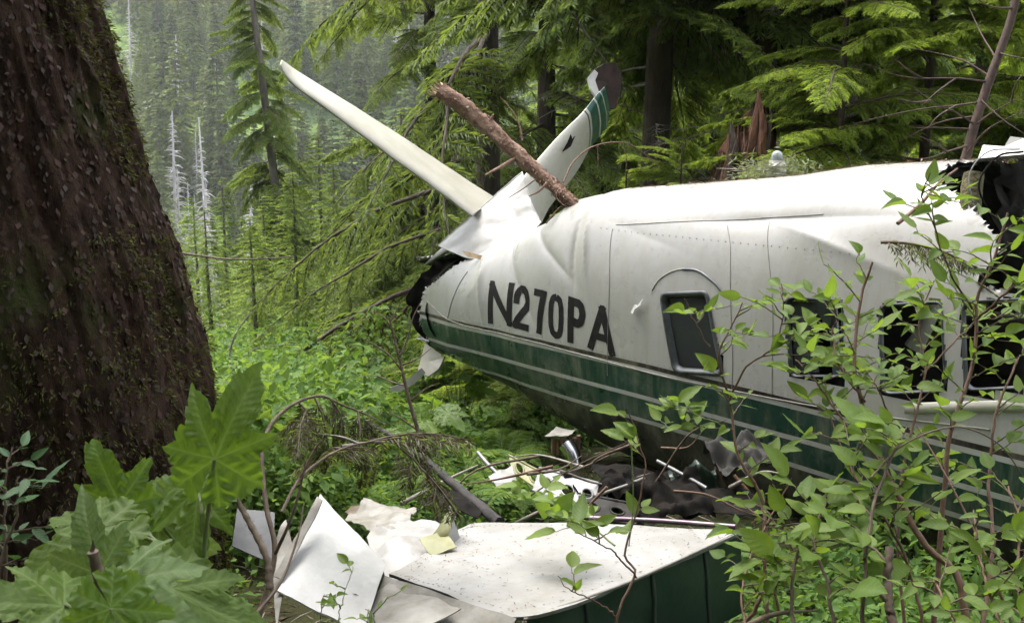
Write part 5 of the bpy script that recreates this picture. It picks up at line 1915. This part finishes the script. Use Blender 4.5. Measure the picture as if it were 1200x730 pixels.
def palmate_leaf(seed, rings=12, seg=190, quilt=.028, cup=.10, droop=.22):
    """devil's-club leaf: seven pointed toothed lobes, petiole at origin, middle lobe along +Y"""
    r_ = np.random.default_rng(seed)
    la = np.radians(np.array([-148, -98, -48, 0, 48, 98, 148]) + r_.normal(0, 4, 7))
    ll = np.array([.42, .68, .88, 1.22, .88, .68, .42]) * r_.uniform(.9, 1.06, 7)
    th_ = np.linspace(-math.pi * .985, math.pi * .985, seg)
    dl = (th_[:, None] - la[None])
    hw_ = np.radians(27)
    lob = ll * (1 - .55 * np.clip(np.abs(dl) / hw_, 0, 1) ** 1.1)
    R_ = np.maximum(lob.max(1), .30 * (1 - .5 * np.abs(th_) / math.pi))
    saw = (np.arange(seg) % 6) / 6.0
    R_ = R_ * (1 + .11 * (saw - .4) + .05 * np.sin(np.arange(seg) * .37 + seed))
    near_ = np.argmin(np.abs(dl), 1)
    da = dl[np.arange(seg), near_]
    f = np.linspace(0, 1, rings) ** .85
    rr_ = R_[None] * f[:, None]
    X, Y = rr_ * np.sin(th_), rr_ * np.cos(th_)
    off = np.abs(rr_ * np.sin(da))                      # distance from the lobe's main vein
    Zz = cup * off * 1.6 - droop * rr_ ** 2 + quilt * np.sin(rr_ * 46 - off * 30) * np.minimum(off * 10, 1) + .025 * np.sin(th_ * 2.3 + seed) * rr_
    vein = np.zeros((rings, seg, 3))
    vein[..., 0] = np.clip(np.exp(-(off / .012) ** 2) , 0, 1) * .8
    mb = MB()
    vein[..., 1] = rr_ * 11 - off * 9 + 20 + .5 * (da > 0)
    Zz = Zz + .06 * fbm(np.stack([X, Y, X * 0 + seed], -1), 2.2, 3, seed + 3)
    mb.grid(np.stack([X, Y, Zz], -1), 0, None, vein, flip=True)
    return mb


LEAF = [ovate_leaf(i, 1, (.50, .56, .46, .60, .38, .64, .52)[i], 9, (.2, .35, .1, .5, .7, .9, .15)[i], (.2, .45, .05, .3, .9, .6, -.35)[i]).mesh('leaf', [M['leaf_shrub']], attr_name='vein') for i in range(7)]
LEAF_D = [ovate_leaf(10 + i, 1, .42, 9, .25, .3).mesh('leaf', [M['leaf_dark']], attr_name='vein') for i in range(2)]
LEAF_T = [ovate_leaf(20 + i, 1, .66, 13, .22, .35, .035).mesh('leaf', [M['leaf_shrub']], attr_name='vein') for i in range(2)]
CLUB = [palmate_leaf(i).mesh('leaf', [M['leaf_club']], attr_name='vein') for i in range(3)]
CLUB_P = [palmate_leaf(10 + i, quilt=.024).mesh('leaf', [M['leaf_club_pale']], attr_name='vein') for i in range(2)]
r7 = np.random.default_rng(2024)


def leafy_shrub(name, label, stems, leaf_set, size, ntwig, tlen, spacing=.045, mat='twig_red', dmat='twig_brown', seed=1, maxleaf=295, up=.35, top_only=.15, group=None, cat='shrub', toward=.0):
    """stems: list of ((px,py,d)..., r0, r1). Side twigs carry alternate leaves; each leaf is its own object"""
    r_ = np.random.default_rng(seed)
    t_ = thing(name, P(*stems[0][0][0]), label, cat, group)
    spots = []
    for (pts, r0, r1, ntw_) in stems:
        n_ = 30
        c_ = spline([P(*p) for p in pts], n_)
        c_ = c_ + np.cumsum(r_.normal(0, .0018, (n_, 3)), 0)
        mb = MB()
        mb.tube(c_, np.linspace(r0, r1, n_), 7)
        mb.build('stem', M[mat], t_)
        tg_ = unit(np.gradient(c_, axis=0))
        for k in range(ntw_):
            q_ = top_only + (1 - top_only) * (k + r_.random()) / ntw_
            i_ = min(int(q_ * (n_ - 1)), n_ - 1)
            a_ = r_.uniform(0, 2 * math.pi)
            dv = unit(np.array([math.cos(a_), math.sin(a_) * .8 - toward, up + r_.normal(0, .3)]) + tg_[i_] * .35)
            l_ = tlen * r_.uniform(.5, 1.25) * (1.1 - .4 * q_)
            m_ = 7
            tt = np.linspace(0, 1, m_)[:, None]
            tw_ = c_[i_] + dv * l_ * tt + np.array([0, 0, -.18 * l_]) * tt ** 2 + np.cumsum(r_.normal(0, .005, (m_, 3)), 0) * tt
            mb = MB()
            mb.tube(tw_, np.linspace(max(r1 * .7, .0022), .0010, m_), 5)
            mb.build('side_twig', M[dmat], t_)
            nl_ = max(int(l_ / spacing), 2)
            for j in range(nl_ + 1):
                u_ = (j + .6) / (nl_ + .6)
                f_ = u_ * (m_ - 1)
                a0 = int(min(f_, m_ - 2))
                p_ = tw_[a0] + (tw_[a0 + 1] - tw_[a0]) * (f_ - a0)
                sd_ = 1 if j % 2 else -1
                side_ = unit(np.cross(dv, [0, 0, 1.0])) * sd_
                ld = unit(dv * (.55 if u_ < .97 else 1.3) + side_ * (.9 if u_ < .97 else .1) + np.array([0, 0, r_.normal(-.05, .28)]) + r_.normal(0, .18, 3))
                ln = unit(np.array([0, 0, 1.0]) + r_.normal(0, .38, 3) + np.array([0, -.35, 0]))
                spots.append((p_, ld, ln, size * r_.uniform(.4, 1.3) * (.7 + .4 * u_)))
    r_.shuffle(spots)
    for (p_, ld, ln, s_) in spots[:maxleaf]:
        link('leaf', leaf_set[r_.integers(len(leaf_set))], t_, basis(p_, frame(ld, ln), s_))
    return t_


# ---------------------------------------------------------------- shrubs on the right, in front of the cabin
leafy_shrub('huckleberry_shrub', 'tall leafy shrub rising in front of the torn roof end at right', [
    ([(1092, 745, 2.5), (1104, 600, 2.55), (1112, 510, 2.6), (1134, 440, 2.65), (1141, 357, 2.7), (1160, 315, 2.7), (1181, 258, 2.7)], .0075, .003, 16),
    ([(1139, 362, 2.7), (1116, 322, 2.65), (1096, 268, 2.6), (1085, 232, 2.55), (1092, 205, 2.5)], .003, .0012, 7),
    ([(1141, 380, 2.7), (1165, 360, 2.6), (1190, 330, 2.5), (1215, 290, 2.45)], .004, .002, 9),
    ([(1150, 745, 2.4), (1165, 640, 2.5), (1160, 560, 2.6), (1170, 480, 2.65), (1195, 420, 2.7)], .006, .0025, 9)], LEAF, .060, 0, .19, .031, maxleaf=298, seed=601, top_only=.35)
leafy_shrub('huckleberry_shrub', 'slender shrub whose twigs cross the rear cabin window', [
    ([(899, 745, 2.7), (894, 634, 2.75), (890, 584, 2.8), (861, 534, 2.85), (853, 480, 2.9), (838, 418, 2.9), (850, 385, 2.9), (868, 352, 2.9)], .006, .002, 13),
    ([(853, 470, 2.9), (875, 430, 2.85), (905, 410, 2.8), (914, 370, 2.8), (912, 330, 2.8)], .0032, .0014, 9),
    ([(832, 406, 2.9), (815, 380, 2.9), (800, 356, 2.9)], .002, .001, 3)], LEAF, .062, 0, .15, .036, seed=602, top_only=.33)
leafy_shrub('huckleberry_shrub', 'dense shrub before the middle window with a thick crooked brown stem', [
    ([(1137, 745, 2.3), (1124, 676, 2.35), (1085, 638, 2.4), (1062, 592, 2.45), (1040, 550, 2.5), (1015, 470, 2.6), (1008, 420, 2.65), (1016, 345, 2.7), (1028, 302, 2.7)], .010, .003, 17),
    ([(1040, 550, 2.5), (1000, 500, 2.55), (965, 450, 2.6), (935, 420, 2.65)], .004, .0016, 10),
    ([(1082, 740, 2.3), (1070, 665, 2.35), (1039, 600, 2.4), (1000, 540, 2.5), (975, 480, 2.6)], .0045, .002, 10),
    ([(1015, 470, 2.6), (985, 430, 2.65), (975, 395, 2.7), (985, 372, 2.7)], .0035, .0015, 8)], LEAF, .058, 0, .18, .030, maxleaf=298, seed=603, top_only=.3)
leafy_shrub('salmonberry_shrub', 'broad-leaved shrub with toothed leaves below the middle window', [
    ([(1048, 745, 2.1), (1037, 690, 2.15), (1030, 632, 2.2)], .011, .009, 3),
    ([(980, 745, 2.2), (965, 690, 2.25), (950, 640, 2.3), (962, 600, 2.35)], .005, .002, 8),
    ([(930, 745, 2.3), (925, 690, 2.35), (930, 640, 2.4), (955, 590, 2.45), (985, 560, 2.5)], .005, .002, 9),
    ([(1010, 745, 2.15), (1015, 660, 2.2), (1030, 580, 2.3), (1045, 530, 2.35), (1062, 500, 2.4)], .005, .002, 9)], LEAF_T, .078, 0, .15, .042, maxleaf=240, seed=604, top_only=.25, mat='twig_brown')
leafy_shrub('huckleberry_shrub', 'low leafy shrub in the bottom right corner', [
    ([(1180, 760, 2.0), (1160, 700, 2.1), (1140, 650, 2.2), (1130, 600, 2.3)], .004, .002, 8),
    ([(1130, 760, 2.0), (1110, 710, 2.1), (1100, 670, 2.2)], .004, .002, 7),
    ([(1200, 740, 2.1), (1190, 680, 2.2), (1195, 620, 2.3), (1180, 570, 2.4)], .004, .002, 8)], LEAF, .060, 0, .16, .032, seed=605, top_only=.15)
leafy_shrub('huckleberry_shrub', 'tangled thin shrub in front of the green stripes and wing section end', [
    ([(880, 760, 2.4), (870, 700, 2.5), (880, 650, 2.6), (905, 600, 2.7), (930, 560, 2.75)], .004, .0016, 9),
    ([(860, 750, 2.5), (900, 690, 2.5), (950, 650, 2.5), (990, 620, 2.5)], .006, .003, 9),
    ([(910, 745, 2.45), (905, 680, 2.5), (900, 640, 2.55), (885, 600, 2.6)], .004, .002, 7)], LEAF, .062, 0, .15, .034, seed=606, top_only=.2)
leafy_shrub('huckleberry_shrub', 'fine-leaved shrub spreading across the broken windows left of the torn end', [
    ([(1060, 745, 2.8), (1050, 620, 2.85), (1062, 520, 2.9), (1080, 440, 2.95), (1072, 380, 3.0), (1090, 330, 3.0)], .005, .002, 15),
    ([(1062, 520, 2.9), (1030, 460, 2.9), (1000, 420, 2.95), (960, 385, 3.0)], .003, .0014, 11),
    ([(1080, 440, 2.95), (1120, 400, 2.95), (1150, 380, 3.0), (1190, 372, 3.0)], .003, .0014, 9)], LEAF, .056, 0, .17, .029, maxleaf=298, seed=612, top_only=.3)
leafy_shrub('huckleberry_sprig', 'single thin sprig rising in front of the wing section to the green stripes', [
    ([(722, 750, 2.6), (726, 712, 2.62), (745, 676, 2.65), (734, 650, 2.68), (744, 600, 2.7), (753, 546, 2.72), (745, 515, 2.74), (733, 486, 2.75)], .0042, .0015, 4),
    ([(745, 676, 2.65), (726, 655, 2.64), (700, 640, 2.62), (672, 625, 2.6)], .003, .0012, 3),
    ([(722, 722, 2.6), (712, 712, 2.6), (690, 702, 2.6), (672, 690, 2.6), (655, 672, 2.6)], .0028, .001, 2)], LEAF, .07, 0, .09, .04, seed=607, top_only=.55, mat='twig_red')
leafy_shrub('huckleberry_sprig', 'pale sprig of small leaves in front of the green stripes below the rear window', [
    ([(850, 500, 2.9), (820, 490, 2.9), (790, 478, 2.9), (768, 462, 2.9)], .0022, .001, 5),
    ([(822, 490, 2.9), (800, 500, 2.9), (775, 508, 2.9)], .0018, .001, 3)], LEAF, .058, 0, .08, .036, seed=608, top_only=.3, mat='twig_green', dmat='twig_green')
leafy_shrub('leafy_spray', 'broad green leaf spray leaning over the back of the wing section', [
    ([(720, 640, 3.4), (690, 612, 3.5), (650, 590, 3.6), (600, 578, 3.7)], .004, .0015, 10),
    ([(690, 612, 3.5), (660, 608, 3.5), (625, 604, 3.55)], .003, .001, 6)], LEAF_T, .085, 0, .10, .045, seed=609, top_only=.3, mat='twig_green', dmat='twig_green')
leafy_shrub('leafy_shrub', 'dark small-leaved shrub at the left edge below the great trunk', [
    ([(4, 720, 1.9), (10, 650, 1.9), (8, 590, 1.9), (14, 530, 1.9)], .004, .0015, 9),
    ([(-10, 730, 1.8), (0, 660, 1.8), (22, 600, 1.8), (26, 560, 1.8)], .004, .0015, 7)], LEAF_D, .052, 0, .08, .026, seed=610, top_only=.3, mat='twig_brown')
leafy_shrub('leafy_shrub', 'small sprouts at the foot of the tilted panel', [
    ([(372, 748, 2.7), (376, 722, 2.7), (380, 700, 2.7)], .002, .001, 4), ([(440, 750, 2.6), (436, 728, 2.6), (430, 716, 2.6)], .002, .001, 3), ([(390, 750, 2.6), (404, 700, 2.62), (412, 660, 2.65)], .0016, .0008, 3)],
    LEAF, .035, 0, .05, .025, seed=611, top_only=.3, mat='twig_green', dmat='twig_green')
# bare twigs among the shrubs
for i, (pts, r0, lb) in enumerate((
        ([(1190, 740, 2.2), (1150, 640, 2.3), (1110, 560, 2.4), (1075, 500, 2.5)], .004, 'bare brown twig slanting across the right shrubs'),
        ([(860, 742, 2.3), (905, 720, 2.35), (960, 715, 2.4)], .010, 'pinkish dead stick lying at the bottom right'),
        ([(1020, 560, 2.3), (1060, 520, 2.35), (1120, 500, 2.4), (1170, 520, 2.45), (1200, 560, 2.5)], .0025, 'thin pale twig arching at the right'),
        ([(740, 520, 2.6), (742, 590, 2.6), (737, 640, 2.6)], .002, 'thin straight green twig before the belly'),
        ([(790, 575, 3.0), (830, 580, 2.9), (868, 598, 2.8), (888, 604, 2.75)], .004, 'crooked dry twig over the wing section end'))):
    twig_thing('bare_twig', pts, r0, .0015, M['twig_red'] if i in (0, 4) else (M['twig_green'] if i == 3 else M['twig_brown']), lb)

# ---------------------------------------------------------------- devil's club on the left
club = thing('devils_club_plant', P(250, 735, 1.7), 'large-leaved plant with maple-like leaves in front of the great trunk', 'plant')


def club_leaf(px, py, d, size, tip_px, facing, pale=False, k=0, stalk=None, hang=0.0):
    """px,py: where the petiole meets the blade; tip_px: pixel the middle lobe points at; facing: blade normal in (right, towards viewer, up)"""
    c0 = P(px, py, d)
    tip_ = P(tip_px[0], tip_px[1], d + hang)
    dv = tip_ - c0
    nrm = np.array([facing[0], -facing[1], facing[2]], float)
    set_ = CLUB_P if pale else CLUB
    o = link('leaf', set_[k % len(set_)], club, basis(c0, frame(dv, nrm), size))
    if stalk:
        mb = MB()
        pts = [c0] + [P(*s_) for s_ in stalk]
        mb.tube(spline(pts, 14), np.linspace(.0028, .0045, 14), 6)
        mb.build('leaf_stalk', M['twig_green'], club)
    return o


club_leaf(251, 538, 1.62, .135, (292, 436), (.1, .75, .55), False, 0, [(244, 600, 1.65), (237, 664, 1.68)])
club_leaf(232, 575, 1.72, .12, (215, 640), (-.2, .5, .8), False, 1, [(236, 600, 1.70), (237, 664, 1.68)], -.05)
club_leaf(118, 620, 1.70, .145, (40, 650), (-.2, .55, .85), False, 2, [(170, 630, 1.72), (237, 664, 1.68)], -.05)
club_leaf(140, 592, 1.80, .11, (122, 545), (.0, .8, .5), False, 1, [(190, 640, 1.75), (237, 664, 1.68)])
club_leaf(205, 575, 1.85, .13, (165, 590), (-.1, .35, .9), False, 0, [(225, 610, 1.8), (240, 664, 1.75)])
club_leaf(185, 610, 1.85, .14, (190, 660), (.1, .9, .25), True, 0, [(210, 640, 1.8), (240, 670, 1.75)])
club_leaf(125, 690, 1.45, .165, (205, 725), (.05, .55, .85), True, 1, [(170, 720, 1.5), (230, 745, 1.55)], -.10)
club_leaf(118, 672, 1.50, .10, (98, 620), (-.1, .85, .45), True, 0, [(150, 720, 1.5), (200, 750, 1.55)])
club_leaf(76, 708, 1.40, .125, (10, 700), (-.1, .5, .9), False, 0, [(120, 730, 1.42), (170, 760, 1.5)], -.05)
club_leaf(130, 712, 1.30, .095, (150, 745), (.1, .6, .8), False, 2, [(125, 740, 1.32), (130, 770, 1.35)])
club_leaf(200, 690, 1.6, .15, (250, 715), (.2, .5, .85), False, 1, [(220, 710, 1.6), (240, 740, 1.6)])
for (pts, r0, r1) in (([(285, 760, 1.66), (275, 728, 1.66), (253, 686, 1.67), (235, 660, 1.68)], .0095, .007), ([(316, 690, 1.8), (312, 653, 1.82), (290, 608, 1.85), (271, 574, 1.86)], .007, .005)):
    c_ = spline([P(*p) for p in pts], 40)
    mb = MB()
    mb.tube(c_, np.linspace(r0, r1, 40) * (1 + .12 * np.sin(np.arange(40) * 1.7)), 9)
    npk = 160
    ii = r7.integers(0, 40, npk)
    dv = unit(r7.normal(0, 1, (npk, 3)))
    mb.blades(c_[ii] + dv * r1 * .7, dv + np.array([0, 0, .2]), r7.uniform(.004, .010, npk), np.full(npk, .0012), r7.normal(0, 1, (npk, 3)))
    mb.build('thorny_stem', M['twig_brown'], club)
# broken brown stalk standing among the leaves
bs = thing('broken_stalk', P(122, 700, 1.36), 'brown splintered stalk standing among the big leaves', 'stalk')
mb, _, _ = log_mesh([P(122, 702, 1.36), P(115, 672, 1.35), P(109, 646, 1.34)], .0085, .007, 24, 12, None, 141, .2)
mb.blades(np.array([P(110, 648, 1.34), P(107, 650, 1.34)]), np.array([[.0, 0, 1.], [.1, 0, 1]]), [.02, .012], [.006, .005], np.array([[0, -1., 0], [0, -1, 0]]))
mb.build('stem', M['twig_brown'], bs)

# grey upright and arching dead stems between the plant and the panel
arch = thing('arched_dead_branch', P(318, 700, 2.9), 'arching dead conifer branch with drooping brown foliage left of the panel', 'branch')
apts = [(300, 735, 2.9), (322, 650, 2.95), (312, 594, 3.0), (307, 531, 3.1), (318, 497, 3.2), (343, 474, 3.3), (375, 464, 3.4), (400, 474, 3.5), (430, 486, 3.6), (452, 498, 3.7)]
c_ = spline([P(*p) for p in apts], 60)
mb = MB()
mb.tube(c_, np.linspace(.009, .0025, 60), 8)
mb.build('stem', M['twig_brown'], arch)
spr = [conifer_branch(150 + i, L=.40, ntw=14, tw=.15, sub=9, bw=.008, r0=.004, hang=1.1, droop=.5, keep=.85).mesh('spray', [M['twig_brown'], M['dead_needle'], M['needle_dark']]) for i in range(2)]
for k in range(6):
    i_ = int(34 + 25 * k / 6)
    aa = r7.uniform(-2.6, .6)
    link('hanging_spray', spr[k % 2], arch, Matrix.Translation(c_[i_]) @ Matrix.Rotation(aa, 4, 'Z') @ Matrix.Rotation(r7.uniform(.7, 1.4), 4, 'Y') @ Matrix.Scale(r7.uniform(.35, .62), 4))
for s_ in ([(330, 600, 3.0), (352, 560, 3.1), (388, 532, 3.2), (420, 520, 3.3), (470, 512, 3.4)], [(400, 523, 3.3), (440, 518, 3.4), (500, 520, 3.5)], [(352, 560, 3.1), (362, 540, 3.1), (372, 522, 3.1), (378, 516, 3.1)],
           [(322, 650, 2.95), (340, 610, 2.9), (352, 570, 2.9), (358, 540, 2.9)], [(295, 725, 2.7), (330, 680, 2.8), (350, 625, 2.9), (356, 590, 2.95)], [(420, 520, 3.3), (400, 512, 3.3), (372, 508, 3.3)]):
    mb = MB()
    mb.tube(spline([P(*p) for p in s_], 20), np.linspace(.006, .0015, 20), 6)
    mb.build('side_twig', M['twig_grey'] if len(s_) == 3 else M['twig_brown'], arch)
spr2 = conifer_branch(160, L=.5, ntw=18, tw=.2, sub=9, bw=.007, r0=.003, hang=.6, droop=.3, keep=.8).mesh('spray', [M['twig_brown'], M['dead_needle'], M['needle_dark']])
for (px, py, d, az_, s_) in ((430, 518, 3.35, .6, .8), (400, 526, 3.3, 2.2, .7), (455, 514, 3.4, -.5, .7), (380, 535, 3.2, 1.0, .5), (360, 480, 3.35, -1.5, .5)):
    link('hanging_spray', spr2, arch, Matrix.Translation(P(px, py, d)) @ Matrix.Rotation(az_, 4, 'Z') @ Matrix.Rotation(r7.uniform(-.1, .5), 4, 'Y') @ Matrix.Scale(s_, 4))
twig_thing('thin_sapling', [(515, 612, 4.4), (508, 585, 4.4), (494, 520, 4.4), (480, 470, 4.4), (468, 420, 4.4), (456, 372, 4.4)], .014, .004, M['twig_brown'], 'thin bare sapling standing before the tail opening', 'sapling', None, [
    [(472, 436, 4.4), (455, 415, 4.4), (435, 402, 4.4), (424, 396, 4.4)], [(468, 420, 4.4), (478, 395, 4.4), (484, 372, 4.4), (495, 350, 4.4)], [(462, 392, 4.4), (450, 372, 4.4), (432, 364, 4.4)],
    [(480, 470, 4.4), (500, 455, 4.4), (516, 448, 4.4)], [(476, 452, 4.4), (460, 448, 4.4), (440, 440, 4.4), (420, 442, 4.4)], [(458, 376, 4.4), (466, 362, 4.4), (474, 345, 4.4)], [(490, 505, 4.4), (470, 490, 4.4), (452, 482, 4.4)],
    [(470, 428, 4.4), (490, 420, 4.4), (505, 408, 4.4)]], 30)
twig_thing('dead_stick', [(268, 470, 6.4), (271, 440, 6.4), (270, 412, 6.4), (278, 388, 6.4), (294, 366, 6.4)], .012, .004, M['twig_grey'], 'pale bent dead stick rising right of the great trunk', 'stick', None, [[(271, 440, 6.4), (284, 420, 6.4), (300, 408, 6.4), (330, 404, 6.4), (352, 403, 6.4)], [(270, 412, 6.4), (264, 396, 6.4)]])
twig_thing('bare_twig', [(205, 296, 14), (235, 300, 14), (270, 304, 14), (320, 303, 14), (345, 300, 14)], .02, .006, M['twig_brown'], 'long thin bare twig sticking out right of the great trunk', 'twig', None, [[(270, 304, 14), (290, 296, 14), (310, 298, 14)], [(300, 304, 14), (318, 296, 14), (330, 290, 14)]])

# broad-leaved plants standing out of the undergrowth
for k, (px, py, d) in enumerate(((285, 470, 8.0), (330, 520, 6.8), (372, 440, 10.0), (420, 545, 6.2), (455, 455, 9.4), (495, 545, 6.4), (310, 430, 11.0), (400, 490, 8.2), (540, 500, 7.4), (265, 540, 6.4), (470, 420, 12.0), (350, 410, 13.0))):
    p0 = P(px, py, d)
    zg = gz(p0[0], p0[1])
    hgt = r7.uniform(.45, .85)
    t_ = thing('thimbleberry_plant', (p0[0], p0[1], zg), 'broad-leaved plant standing above the small leaves of the undergrowth', 'plant', 'broad-leaved plants in the undergrowth')
    for j in range(9):
        a_ = r7.uniform(0, 6.28)
        rr_ = r7.uniform(.08, .36)
        tip_ = np.array([p0[0] + rr_ * math.cos(a_), p0[1] + rr_ * math.sin(a_), zg + hgt * r7.uniform(.45, 1.05)])
        link('leaf', CLUB[j % 3], t_, basis(tip_, frame(np.array([math.cos(a_), math.sin(a_), r7.normal(-.15, .25)]), np.array([r7.normal(0, .3), r7.normal(-.25, .3), 1.0])), r7.uniform(.10, .18)))
        mb = MB()
        mb.tube(spline([np.array([p0[0], p0[1], zg]), (np.array([p0[0], p0[1], zg]) + tip_) / 2 + np.array([0, 0, .08]), tip_], 8), np.linspace(.005, .002, 8), 4)
        mb.build('stem', M['twig_green'], t_)
